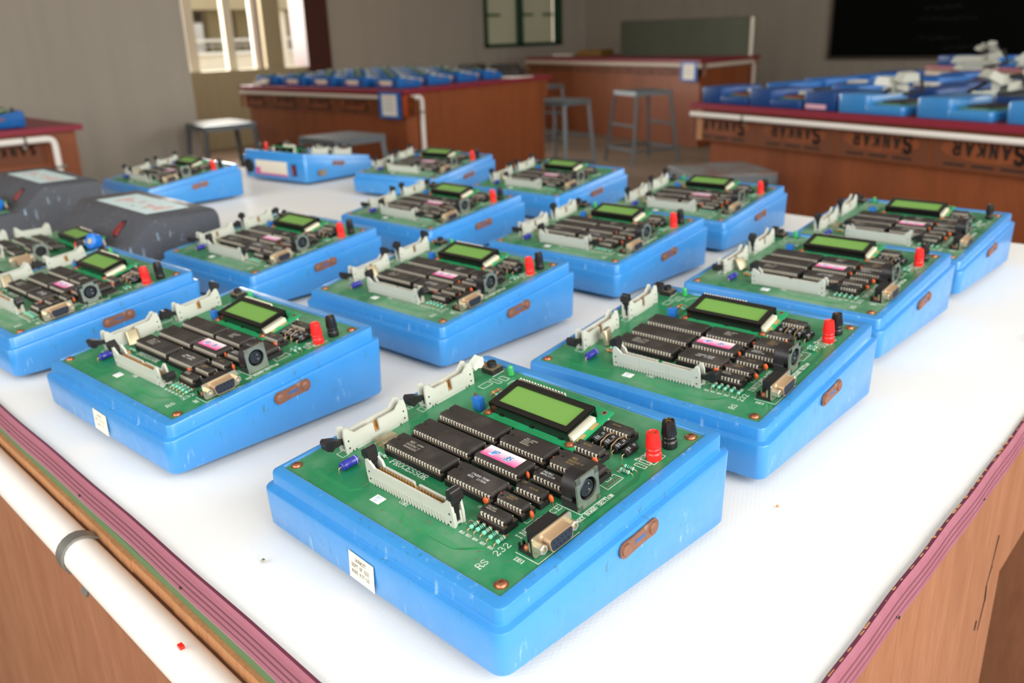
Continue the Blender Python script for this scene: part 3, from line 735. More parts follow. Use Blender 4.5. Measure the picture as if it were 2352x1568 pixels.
    # hasps on both side walls
    for sgn, xx in ((1, KW+.0003), (-1, -.0003)):
        def hasp(sgn=sgn, xx=xx):
            mb = MB(); pr = []; L2 = .0165
            for i in range(7): a_ = math.radians(100+i*28); pr.append((-L2+.0042+.0042*math.cos(a_), .0050*math.sin(a_)))
            pr += [(-.004, -.0046), (.004, -.0044)]
            for i in range(7): a_ = math.radians(-84+i*28); pr.append((L2-.0042+.0042*math.cos(a_), .0050*math.sin(a_)))
            pr += [(.004, .0046), (-.004, .0044)]
            Mx = Matrix.Translation((xx, .1015, .0345)) @ Matrix.Rotation(math.radians(7), 4, 'X')
            mb.prism(pr, 0, sgn*.0011, 'rusty_steel', Mx, 'yz')
            mb.box(min(sgn*.0011, sgn*.00118), max(sgn*.0011, sgn*.00118), -.0038, .0042, -.0007, .0011, 'slot_blue', Mx)
            for yy in (-.0115, .0118):
                mb.lathe([(.0037, 0), (.0035, .0009), (.0024, .0014), (.0004, .0016)], 'rusty_steel', Mx @ Matrix.Translation((sgn*.0010, yy, 0)) @ Matrix.Rotation(sgn*PI/2, 4, 'Y'), 16)
            return mb
        P(src('hasp%d' % sgn, 'latch_plate', hasp))
    if small:
        for i, (sx_, sy_) in enumerate(((4.1, 5.9), (183.6, 5.9), (183.6, 163.9), (4.0, 164))):
            def scr(sx_=sx_, sy_=sy_):
                mb = MB(); Ms = BM @ Matrix.Translation((sx_, sy_, 0))
                mb.lathe([(3.7, 0), (3.7, .25), (3.1, .35), (2.9, .9), (2.3, 1.5), (1.2, 1.9), (.2, 2.0)], 'screw_copper', Ms, 24)
                for r_ in (20, 110): mb.box(-1.3, 1.3, -.22, .22, 1.8, 2.04, 'screw_slot', Ms @ Matrix.Rotation(math.radians(r_), 4, 'Z'))
                return mb
            P(src('scr%d' % i, 'board_screw', scr))
        for i, (sx_, sy_, sz_) in enumerate(((67.3, 110.7, 6.3), (136.3, 110.7, 6.3))):
            def scr2(sx_=sx_, sy_=sy_, sz_=sz_):
                mb = MB(); Ms = BM @ Matrix.Translation((sx_, sy_, sz_))
                mb.lathe([(3.2, 0), (3.2, .4), (2.6, .6), (2.4, 1.3), (1.4, 2.0), (.2, 2.2)], 'screw_copper', Ms, 20)
                mb.box(-1.6, 1.6, -.3, .3, 1.8, 2.2, 'screw_slot', Ms @ Matrix.Rotation(.6, 4, 'Z')); return mb
            P(src('lscr%d' % i, 'display_screw', scr2))
        def btn():
            mb = MB(); mb.box(13.2, 24.2, 155.6, 166.2, .4, 3.9, 'button_base', BM); mb.box(13.4, 24.0, 155.8, 166, 3.9, 4.2, 'button_plate', BM); return mb
        bo = P(src('btn', 'reset_button', btn))
        P(src('btnc', 'button_cap', lambda: MB().lathe([(3.3, 4.2), (3.3, 5.2), (3.1, 5.6), (3.4, 5.9), (3.4, 7.6), (3.0, 8.0), (2.0, 8.05), (1.6, 7.7)], 'latch_black', BM @ Matrix.Translation((18.6, 161, 0)), 24)), bo)
        P(src('led', 'indicator_light', lambda: MB().lathe([(2.6, .6), (2.6, 1.5), (2.15, 1.6), (2.1, 5.4), (1.9, 6.6), (1.4, 7.4), (.7, 7.8), (.1, 7.9)], 'led_green', BM @ Matrix.Translation((34.4, 164, 0)), 20)))
        def trm():
            mb = MB(); mb.box(47.2, 54.4, 115.2, 119.8, .5, 9.4, 'trim_blue', BM); mb.lathe([(1.1, 9.6), (1.1, 11), (.9, 11.1)], 'brass', BM @ Matrix.Translation((48.2, 117.8, 0)), 12); return mb
        P(src('trim', 'trimmer', trm))
        P(src('elc', 'capacitor', lambda: axial(34.4, 24.4, 11.5, 2.8, 'cap_violet', [(.36, 'cap_stripe', .5), (-.1, 'cap_stripe', .9), (.12, 'cap_stripe', .9)], 3.1)))
        for i, xx in enumerate((142.4, 150.0, 157.8, 165.2)):
            def bc(xx=xx, i=i):
                mb = axial(xx, 129.8, 10.8, 2.7, 'cap_black', [(-.18, 'cap_ink', .5), (.22, 'cap_ink', .4)], 3.0)
                Mt = BM @ Matrix.Translation((xx, 129.8, 3.0)) @ Matrix.Rotation(math.radians(20), 4, 'Y') @ Matrix.Translation((0, 0, 2.72))
                text(mb, 'ECR', .9, -4.2, 1.5, .9, 'cap_ink', 0, Mt, 90, stroke=.9, th=.03); text(mb, '10', .9, 1.6, 1.5, .9, 'cap_ink', 0, Mt, 90, stroke=.9, th=.03)
                if i in (1, 2): mb.tube([BM @ Vector(p) for p in ((xx-1.5, 123, 1), (xx-1.5, 124.2, 5.6), (xx-1.2, 130, 7.2), (xx-1, 136, 6.2), (xx-1, 137.5, 1))], .0004, 'lead')
                return mb
            P(src('bcap%d' % i, 'capacitor', bc))
        for i, (cx, cy, al, mm) in enumerate([(140.6, 29, 'y', 'res_aqua'), (145, 29.4, 'y', 'res_aqua'), (149.8, 29.4, 'y', 'res_aqua'), (155, 29, 'y', 'res_aqua'), (160.8, 28.6, 'y', 'res_aqua'),
                                              (174.6, 116.8, 'x', 'res_aqua'), (174.6, 112.8, 'x', 'res_aqua'), (44.5, 139, 'y', 'res_tan'), (48.4, 138.2, 'y', 'res_aqua'), (51.2, 136.8, 'y', 'res_aqua'), (42.5, 43.2, 'x', 'res_aqua'), (42.6, 38.6, 'x', 'res_tan')]):
            P(src('res%d' % i, 'resistor', lambda: axial(cx, cy, 6.2, 1.25, mm, [(-.2, 'band_dark', .5), (-.02, 'band_dark' if i % 2 else 'band_red', .5), (.14, 'band_dark', .5), (.36, 'band_red', .5)], 1.6, al)))
        for i, (cx, cy) in enumerate(CAPS):
            def cc(cx=cx, cy=cy, i=i):
                mb = MB(); Mc = BM @ Matrix.Translation((cx, cy, 3.9)) @ Matrix.Rotation(math.radians(-25+i*17 % 50), 4, 'Z') @ Matrix.Rotation(PI/2, 4, 'X')
                mb.lathe([(.3, -1.25), (1.6, -1.0), (2.3, -.4), (2.45, 0), (2.3, .4), (1.6, 1.0), (.3, 1.25)], 'ceramic_orange', Mc @ Matrix.Diagonal((.84, .98, .8, 1)), 18)
                for s_ in (-1, 1): mb.cyl((s_*1.1, -2.2, 0), (s_*1.1, -3.9, 0), .25, 'lead', Mc, 6)
                return mb
            P(src('cer%d' % i, 'ceramic_capacitor', cc))
        def xt():
            mb = MB(); W_, T_, Hh = 10.2, 4.2, 12.6
            if crystal == 'flat': Mx = BM @ Matrix.Translation((31.2, 49.5, 2.4)) @ Matrix.Rotation(-PI/2, 4, 'X')
            else: Mx = BM @ Matrix.Translation((31.5, 51, .8)) @ Matrix.Rotation(math.radians(100 if crystal == 'up' else 70), 4, 'Z') @ Matrix.Rotation(math.radians(-6 if crystal == 'up' else -28), 4, 'X')
            out = [(x_*1.0, y_) for x_, y_ in rrect(-W_/2, W_/2, -T_/2, T_/2, T_/2-.01, 6)]
            inn = [(x_*.93, y_*.86) for x_, y_ in out]
            k = len(out); vs = [(p[0]*1.08, p[1]*1.2, 0) for p in out]+[(p[0]*1.08, p[1]*1.2, .6) for p in out]+[(p[0], p[1], .7) for p in out]+[(p[0], p[1], Hh-.6) for p in out]+[(p[0], p[1], Hh) for p in inn]
            fs = [list(range(k))[::-1]]
            for r_ in range(4):
                for i in range(k): fs.append((r_*k+i, r_*k+(i+1) % k, (r_+1)*k+(i+1) % k, (r_+1)*k+i))
            fs.append([4*k+i for i in range(k)])
            mb.add(vs, fs, 'crystal_can', Mx)
            for s_ in (-1, 1): mb.cyl((s_*2.4, 0, -.9 if crystal != 'flat' else -2.5), (s_*2.4, 0, 0), .3, 'lead', Mx, 6)
            return mb
        P(src('xtal'+crystal, 'crystal_oscillator', xt))
    if sticker:
        x0, z0, tilt, lines, ink = sticker
        def stk():
            mb = MB(); Ms = Matrix.Translation((x0, .0001, z0)) @ Matrix.Rotation(math.radians(tilt), 4, 'Y') @ Matrix.Rotation(PI/2, 4, 'X') @ Matrix.Diagonal((.001, .001, .001, 1))
            mb.box(-10.8, 11.6, -8.6, 8.4, .35, .55, 'sticker_cream', Ms)
            for i, tt in enumerate(lines): text(mb, tt, -len(tt)*.72*1.05*1.06+.5, 3.6-i*4.0, 2.1, .82, ink, .55, Ms, 0, stroke=.85, th=.04)
            return mb
        P(stk().build('name_sticker'))
    if rear:
        def rr():
            mb = MB(); y1 = KD+.0002
            mb.box(.060, .166, y1-.002, y1+.0006, .014, .043, 'label_white'); mb.box(.150, .166, y1+.0006, y1+.0008, .014, .028, 'label_pink'); mb.box(.060, .166, y1+.0006, y1+.0008, .013, .0165, 'label_pink')
            return mb
        P(src('rlabel', 'rating_label', rr))
        def rs():
            mb = MB(); mb.lathe([(.0155, 0), (.0155, .002), (.0135, .003), (.012, .0025), (.010, .001)], 'socket_dark', Matrix.Translation((.190, KD-.001, .029)) @ Matrix.Rotation(-PI/2, 4, 'X'), 24)
            return mb
        if silver: P(src('rsock', 'power_inlet', rs))
        P(src('rswi', 'power_switch', lambda: MB().box(.030, .041, KD-.001, KD+.002, .016, .040, 'socket_dark').frus((.0315, .0395, KD, KD+.002), .018, (.0315, .0395, KD, KD+.0045), .038, 'rocker_red')))
    if silver:
        P(src('fuse', 'fuse_clip', lambda: MB().box(-.002, 0.001, .138, .160, .014, .026, 'steel_dull').box(-.0025, 0, .152, .160, .015, .025, 'brass')))
    return t

# ------------------------------------------------------------------ main bench (kits stand on it)
def bench(name, label, O, u, v, w_top='maroon_laminate', apron='plywood_red', inset=.06, apron_h=.125, stamps=0, stamp_side=False, holes=True, group='wooden lab benches behind', face_cloth=False, legoff=0):
    """O = front-left corner at top (world xy), u = vector along the front, v = vector to the back"""
    O = Vector((O[0], O[1], 0)); u = Vector((u[0], u[1], 0)); v = Vector((v[0], v[1], 0))
    lu, lv = u.length, v.length; eu, ev = u/lu, v/lv
    t = empty(name, (O.x, O.y, 0)); tag(t, label, 'bench', group)
    F = Matrix(((eu.x, ev.x, 0, 0), (eu.y, ev.y, 0, 0), (0, 0, 1, 0), (0, 0, 0, 1)))
    a = MB(); a.box(-.012, lu+.012, -.012, lv+.012, TZ-.021, TZ, w_top, F); a.build('bench_top', t)
    b_ = MB(); g = .012
    b_.box(g, lu-g, g, g+.02, TZ-.021-apron_h, TZ-.021, apron, F); b_.box(g, lu-g, lv-g-.02, lv-g, TZ-.021-apron_h, TZ-.021, apron, F)
    b_.box(g, g+.02, g+.02, lv-g-.02, TZ-.021-apron_h, TZ-.021, 'plywood_edge', F); b_.box(lu-g-.02, lu-g, g+.02, lv-g-.02, TZ-.021-apron_h, TZ-.021, apron, F)
    b_.box(g-.002, g+.03, g-.003, g, TZ-.021-apron_h, TZ-.021, 'plywood_edge', F)
    Fs = F @ Matrix.Translation((0, g-.0005, TZ-.021)) @ Matrix.Rotation(PI/2, 4, 'X')
    if stamps:
        for i in range(stamps):
            cx = .155+i*.36
            b_.box(cx-.175, cx+.175, -apron_h+.003, -.012, .0004, .001, 'stamp_band', Fs)
            el = [(cx+.0+.145*math.cos(2*PI*k/20), -.060+.036*math.sin(2*PI*k/20)) for k in range(20)]
            b_.prism(el, .001, .0016, apron, Fs, 'xy')
            text(b_, 'SANKAR', cx+.118, -.034, .036, .82, 'stamp_ink', .0016, Fs, 180, stroke=1.15, th=.0004, pitch=4.7) if False else None
            stamp(b_, cx, Fs)
    b_.build('apron', t)
    c_ = MB(); k = inset
    c_.box(k, lu-.014, k*.4, lv-k, .0, TZ-.021-apron_h, apron, F)
    c_.build('base_panel', t)
    return t, F, lu, lv
def stamp(mb, cx, Fs):
    """maker's stamp, stencilled the wrong way up"""
    R = Fs @ Matrix.Translation((cx+.115, -.040, 0)) @ Matrix.Rotation(PI, 4, 'Z')
    x = 0
    for i, ch in enumerate('SANKAR'):
        h = .052 if i == 0 else .037
        text(mb, ch, x, 0 if i else -.004, h, .95 if i else .85, 'stamp_ink', .0016, R, 0, stroke=1.5, th=.0004)
        x += (.042 if i == 0 else .038)
    for j in range(3): mb.box(cx-.13+j*.09, cx-.06+j*.09, -.112, -.104, .001, .0014, 'stamp_ink', Fs)

def pipe(name, label, pts, r=.0125, m='pvc_pipe', clips=(), group=None, elbows=True):
    mb = MB(); full = [Vector(p) for p in pts]
    out = [full[0]]
    for i in range(1, len(full)-1):
        a, p, b_ = full[i-1], full[i], full[i+1]; d1 = (a-p).normalized(); d2 = (b_-p).normalized(); q = r*2.2
        for t in (0, .25, .5, .75, 1): out.append((p+d1*q)*(1-t)**2+p*2*t*(1-t)+(p+d2*q)*t**2)
    out.append(full[-1])
    mb.tube(out, r, m, None, 20)
    o = mb.build(name, smooth=60)
    tag(o, label, 'pipe', group)
    for c in clips:
        p, ax, nrm = c; cb = MB()
        ax = Vector(ax).normalized(); nrm = Vector(nrm).normalized(); side = ax.cross(nrm)
        R = Matrix((side.to_tuple()+(0,), nrm.to_tuple()+(0,), ax.to_tuple()+(0,), (0, 0, 0, 1))).transposed(); R.translation = Vector(p)
        prof = []
        ro, ri = r*1.16, r*1.02
        outer = [(ro*math.cos(math.radians(a)), ro*math.sin(math.radians(a))) for a in range(-20, 201, 20)]
        inner = [(ri*math.cos(math.radians(a)), ri*math.sin(math.radians(a))) for a in range(200, -21, -20)]
        cb.prism([(ro, -r)]+outer+[(-ro, -r)]+[(-ri, -r)]+inner+[(ri, -r)], -r*.42, r*.42, 'steel_dull', R, 'xy')
        cb.box(ri, ro+r*1.3, -r, -r*.86, -r*.42, r*.42, 'steel_dull', R)
        c2 = cb.build('pipe_clip', o)
    return o

main = empty('lab_bench', (.32, -.055, 0))
tag(main, 'large plywood lab bench under white vinyl cloth, nearest of all, carrying the blue kits', 'bench')
IM = Matrix.Translation((-.32, .055, 0))
XE0, XE1 = .324, .262       # right-hand edge runs slightly inwards to the back
YF, YB, XL = -.055, 1.075, -1.53
def xe(y): return XE0+(XE1-XE0)*(y-YF)/(YB-YF)
mb = MB()
mb.add([(XL, YF+.004, TZ-.034), (xe(YF)-.004, YF+.004, TZ-.034), (xe(YB)-.004, YB, TZ-.034), (XL, YB, TZ-.034), (XL, YF+.004, TZ-.004), (xe(YF)-.004, YF+.004, TZ-.004), (xe(YB)-.004, YB, TZ-.004), (XL, YB, TZ-.004)],
       [(3, 2, 1, 0), (4, 5, 6, 7), (0, 1, 5, 4), (1, 2, 6, 5), (2, 3, 7, 6), (3, 0, 4, 7)], 'plywood_edge', IM)
mb.build('bench_top', main)
# vinyl cloth : a fine sheet lying on the top
cl = MB(); nx, ny = 90, 54; rc = random.Random(5)
vs = []
for j in range(ny+1):
    for i in range(nx+1):
        y = YF+(YB-YF)*j/ny; x = XL+(xe(y)-XL)*i/nx
        z = TZ-.002+.0010*math.sin(x*9+y*4)*math.sin(y*11-x*3)+.0005*math.sin(x*31+2*y)*math.cos(y*23)
        ex = .0010*math.sin(x*13)+.0008*math.sin(x*61); ey = .0010*math.sin(y*11)+.0008*math.sin(y*57)
        if j == 0: y += ex*.6-.001
        if i == nx: x += ey*.6-.001
        vs.append((x, y, min(z, TZ-.0006)))
fs = [(j*(nx+1)+i, j*(nx+1)+i+1, (j+1)*(nx+1)+i+1, (j+1)*(nx+1)+i) for j in range(ny) for i in range(nx)]
cl.add(vs, fs, 'white_vinyl')
def scrib(pts):  # faint pencil scribble left on the vinyl
    for a, b_ in zip(pts, pts[1:]): cl.seg(a, b_, .0007, TZ-.0003, 'ink_faint', None, .0002)
scrib([(.225, .735), (.235, .75), (.25, .742), (.262, .76), (.255, .725), (.27, .73)]); scrib([(.245, .66), (.235, .68), (.25, .70), (.268, .69), (.262, .665), (.285, .66)])
rc = random.Random(11)
CLOTH = cl.build('tablecloth', smooth=60); tag(CLOTH, 'white vinyl tablecloth with fine diamond embossing on the nearest bench', 'tablecloth')
for k, (x, y, s_, mname) in enumerate([(.03, -.02, .0016, 'crystal_can'), (.243, .03, .0013, 'crystal_can'), (.22, .235, .001, 'res_tan')]):
    f = MB(); f.frus((x-s_, x+s_, y-s_*.6, y+s_*.6), TZ-.0004, (x-s_*.6, x+s_*.7, y-s_*.4, y+s_*.4), TZ+.0008, mname)
    tag(f.build('paint_flake'), ['tiny dry flake on the cloth left of the nearest kit', 'tiny dry flake on the cloth right of the nearest kit', 'tiny brown crumb on the cloth near the right edge of the bench'][k], 'debris')
# beading strip along front and right edges (ribbed plastic)
def beading(name, p0, p1, nrm, parent, flip=False):
    p0 = Vector(p0); p1 = Vector(p1); d = (p1-p0); L_ = d.length; d.normalize(); nrm = Vector(nrm)
    prof = [(-.0014, .0008), (.0008, .0014), (.0026, .0004), (.0031, -.0030), (.0023, -.0036), (.0034, -.0044), (.0034, -.0075), (.0026, -.0081), (.0037, -.0089), (.0037, -.0122), (.0029, -.0128), (.0038, -.0136), (.0036, -.0175), (.0024, -.0210), (0, -.0215)]
    cols = ['maroon_beading']*15
    for k in (3, 4, 6, 7, 9, 10): cols[k] = 'bead_groove'
    cols[12] = 'bead_grey'; cols[0] = 'bead_dark'
    mb = MB(); n = 60
    rs = random.Random(2); pts = []
    for i in range(n+1):
        q = p0+d*L_*i/n; wv = .0004*math.sin(i*.37)+.0003*math.sin(i*1.3)
        pts.append([(q.x+nrm.x*(a+wv), q.y+nrm.y*(a+wv), TZ+b_) for a, b_ in prof])
    k = len(prof)
    for j in range(k-1):
        vs = []
        for i in range(n+1): vs += [pts[i][j], pts[i][j+1]]
        fs = [(2*i, 2*i+1, 2*i+3, 2*i+2) if flip else (2*i, 2*i+2, 2*i+3, 2*i+1) for i in range(n)]
        mb.add(vs, fs, cols[j], IM)
    for i in range(int(L_/.16)):
        q = p0+d*(.09+i*.16); mb.lathe([(.0011, 0), (.0009, .0006)], 'viahole', IM @ Matrix.Translation((q.x+nrm.x*.004, q.y+nrm.y*.004, TZ-.013)) @ Vector((nrm.x, nrm.y, 0)).to_track_quat('Z', 'Y').to_matrix().to_4x4(), 8)
    o = mb.build(name, parent, 50)
    return o
beading('edge_beading', (XL, YF, 0), (xe(YF), YF, 0), (0, -1, 0), main)
beading('edge_beading', (xe(YF), YF, 0), (xe(YB), YB, 0), (1, .055, 0), main)
# splintered veneer showing between cloth and right beading
sp = MB(); rs = random.Random(9)
for k in range(46):
    y = -.03+k*.0125+rs.uniform(-.004, .004); w = rs.uniform(.0005, .0022); L_ = rs.uniform(.003, .010)
    sp.frus((xe(y)-w-.0006, xe(y)+.0005, y, y+L_), TZ-.0012, (xe(y)-w*.5-.0006, xe(y)+.0002, y+.001, y+L_*.8), TZ+.0012, 'plywood_edge', IM)
sp.build('veneer_edge', main)
ed = MB()
ed.box(XL, xe(YF)-.001, YF-.0015, YF+.01, TZ-.031, TZ-.0225, 'green_strip', IM)
rs = random.Random(4)
for k in range(60):
    x = XL+k*(xe(YF)-XL)/60; ed.box(x, x+(xe(YF)-XL)/60, YF-.0042-rs.uniform(0, .0008), YF+.005, TZ-.0385, TZ-.0290, 'plywood_edge', IM)
ed.build('top_edge_strip', main)
ap = MB()
ap.box(XL+.01, xe(YF)-.006, YF+.001, YF+.019, .0, TZ-.0385, 'plywood_near', IM)
ap.build('front_panel', main)
rp = MB()
def skew(x0, x1, y0, y1, z0, z1, m, mbx):
    vs = [(xe(y)+x, y, z) for z in (z0, z1) for y in (y0, y1) for x in (x0, x1)]
    mbx.add(vs, [(0, 2, 3, 1), (4, 5, 7, 6), (0, 1, 5, 4), (2, 6, 7, 3), (0, 4, 6, 2), (1, 3, 7, 5)], m, IM)
skew(-.022, -.003, YF+.001, .50, .0, TZ-.026, 'plywood_near', rp)
skew(-.022, -.003, .50, YB, TZ-.15, TZ-.026, 'plywood_near', rp)
skew(-.018, -.0022, YF+.001, YB, TZ-.021, TZ-.0245, 'green_strip', rp)
for (y0, y1, z, z2) in ((.468, .462, -.10, -.125), (.462, .455, -.125, -.14), (.455, .458, -.14, -.155), (.458, .452, -.155, -.18), (.440, .439, -.165, -.172)):
    Mr = IM @ Matrix.Translation((xe(y0)-.0028, 0, TZ)) @ Matrix.Rotation(PI/2, 4, 'Z') @ Matrix.Rotation(PI/2, 4, 'X')
    rp.seg((y0, z), (y1, z2), .0018, 0, 'stamp_ink', Mr, .0004)
rp.build('side_panel', main)
bk = MB(); bk.box(XL+.01, .24, YB-.03, YB-.012, 0, TZ-.034, 'plywood_near', IM); bk.box(XL+.01, XL+.03, YF+.02, YB-.03, 0, TZ-.034, 'plywood_near', IM); bk.build('rear_panel', main)
pipe('conduit_pipe', 'white plastic conduit pipe clipped along the near left edge of the nearest bench', [(XL+.02, YF-.0170, TZ-.0445), (xe(YF)+.01, YF-.0170, TZ-.0445)],
     clips=[((-.139, YF-.0170, TZ-.0445), (1, 0, 0), (0, -1, .5)), ((-.95, YF-.0170, TZ-.0445), (1, 0, 0), (0, -1, .5))])
f = MB(); f.box(.026, .030, -.0865, -.0838, TZ-.0345, TZ-.0325, 'red_post'); f.v = [v+Vector((0, .0105, .0035)) for v in f.v]
tag(f.build('plastic_chip'), 'small red plastic chip lying on the white conduit pipe', 'debris')

# ------------------------------------------------------------------ the kits on the main bench
K = .77
PO = {'A': (0, 0, 0), 'B': (-.0096, .3056, .0549), 'C': (-.4027, -.0338, .0555), 'D': (-.4222, .3062, .0441), 'E': (-.0581, .6541, .038), 'F': (-.081, .974, .0337),
      'G': (-.4415, .6578, .0362), 'H': (-.4758, .99, .0705), 'I': (-.8788, 1.0114, .0388), 'J': (-1.267, .9771, .1768), 'K': (-.8371, .6392, .0236), 'L': (-.8106, .2753, .0537),
      'M': (-.7844, -.0518, .0549), 'N': (-1.7282, .5277, .0246), 'O': (-1.5112, 1.2244, 3.2691)}
def pose(k): x, y, a = PO[k]; return (x*K, y*K, a)
GRP = 'blue circuit training kits on the nearest bench'
NM = 'circuit_training_kit'
kit(NM, 'nearest blue kit with a sharp green board and cream text sticker on its front', pose('A'), 'uu.o-.ow'.ljust(9, '.'), crystal='flat', sticker=(.1022, .0152, 3, ['JKKNCET', 'DEPT OF ECE', '8085 KIT-16'], 'ink_dark'), group=GRP)
kit(NM, 'blue kit touching the back of the nearest kit, silver crystal upright, black latch bent right', pose('B'), 'uo.o-.uo.', crystal='up', group=GRP)
kit(NM, 'blue kit left of the nearest kit, small cream sticker on front, crystal leaning', pose('C'), 'mo.oo.ou.', crystal='lean', sticker=(.1020, .0150, 3, ['JKKNCET', 'DEPT OF ECE', '8085 KIT'], 'ink_faint'), group=GRP)
kit(NM, 'blue kit in the middle of the bench with two upright black latches at left', pose('D'), 'um.ou.uu.', crystal='lean', dusty=True, group=GRP)
kit(NM, 'blue kit third in the right-hand row, red and black posts overlapping, rusty torn hasp', pose('E'), 'uo.o-.uo.', crystal='lean', dusty=True, group=GRP)
kit(NM, 'farthest blue kit at right with only a black post and no red one', pose('F'), 'uo.u-.uo.', post=(0, 1), crystal='flat', dusty=True, group=GRP)
kit(NM, 'blue kit behind the middle one whose chips carry no pink sticker', pose('G'), 'uo.o-.uo.', crystal='flat', dusty=True, pink=False, group=GRP)
kit(NM, 'blue kit in front of the rusty stool seat at back right', pose('H'), 'u-.u-.uu.', crystal='flat', dusty=True, group=GRP)
kit(NM, 'blue kit in the back row, showing no red or black posts', pose('I'), 'u-.uu.uu.', post=(0, 0), crystal='lean', dusty=False, group=GRP)
kit(NM, 'blue kit in the back row right of the one turned around', pose('J'), 'uu.uu.uu.', crystal='up', dusty=True, group=GRP)
kit(NM, 'blue kit between the turned row and the middle kit, tall crystal behind white connectors', pose('K'), 'uo.ou.uo.', crystal='up', dusty=True, group=GRP)
kit(NM, 'blue kit right of the charcoal console, its latches partly folded', pose('L'), 'um.oo.uo.', crystal='flat', dusty=True, group=GRP)
kit(NM, 'leftmost near blue kit, cut off by the left edge of the photo', pose('M'), 'mm.oo.ou.', crystal='lean', dusty=True, group=GRP)
kit(NM, 'blue kit at far left in front of the grey wall, behind the charcoal consoles', pose('N'), 'uu.uu.uu.', crystal='lean', dusty=True, group=GRP)
kit(NM, 'blue kit turned around, showing its rear label, round power inlet and red switch', pose('O'), 'uu.uu.uu.', crystal='lean', dusty=True, rear=True, silver=True, group=GRP)

# ------------------------------------------------------------------ consoles (hump at the back, board in front)
def console_case(m, W_=.250, D_=.275, hump=.074, low=.032):
    mb = MB()
    prof = [(0, 0), (0, low-.006), (.005, low), (.140, low+.003), (.150, low+.010), (.174, hump-.008), (.181, hump-.001), (.186, hump), (D_-.008, hump), (D_-.002, hump-.003), (D_, hump-.010), (D_, 0)]
    n = len(prof)
    def sec(x, k): return [(x, y, z if z < low*1.3 else low+(z-low)*k) for y, z in prof]
    vs = sec(0, .90)+sec(.007, 1)+sec(W_-.007, 1)+sec(W_, .90); fs = []
    vs = [(x, y, z) for x, y, z in vs]
    for s_ in range(3):
        for i in range(n):
            j = (i+1) % n; fs.append((s_*n+i, (s_+1)*n+i, (s_+1)*n+j, s_*n+j))
    fs.append(list(range(n))); fs.append([3*n+i for i in range(n)][::-1])
    mb.add(vs, fs, m)
    return mb
CB = Matrix.Translation((.034, .006, .0355)) @ Matrix.Diagonal((.001, .001, .001, 1))
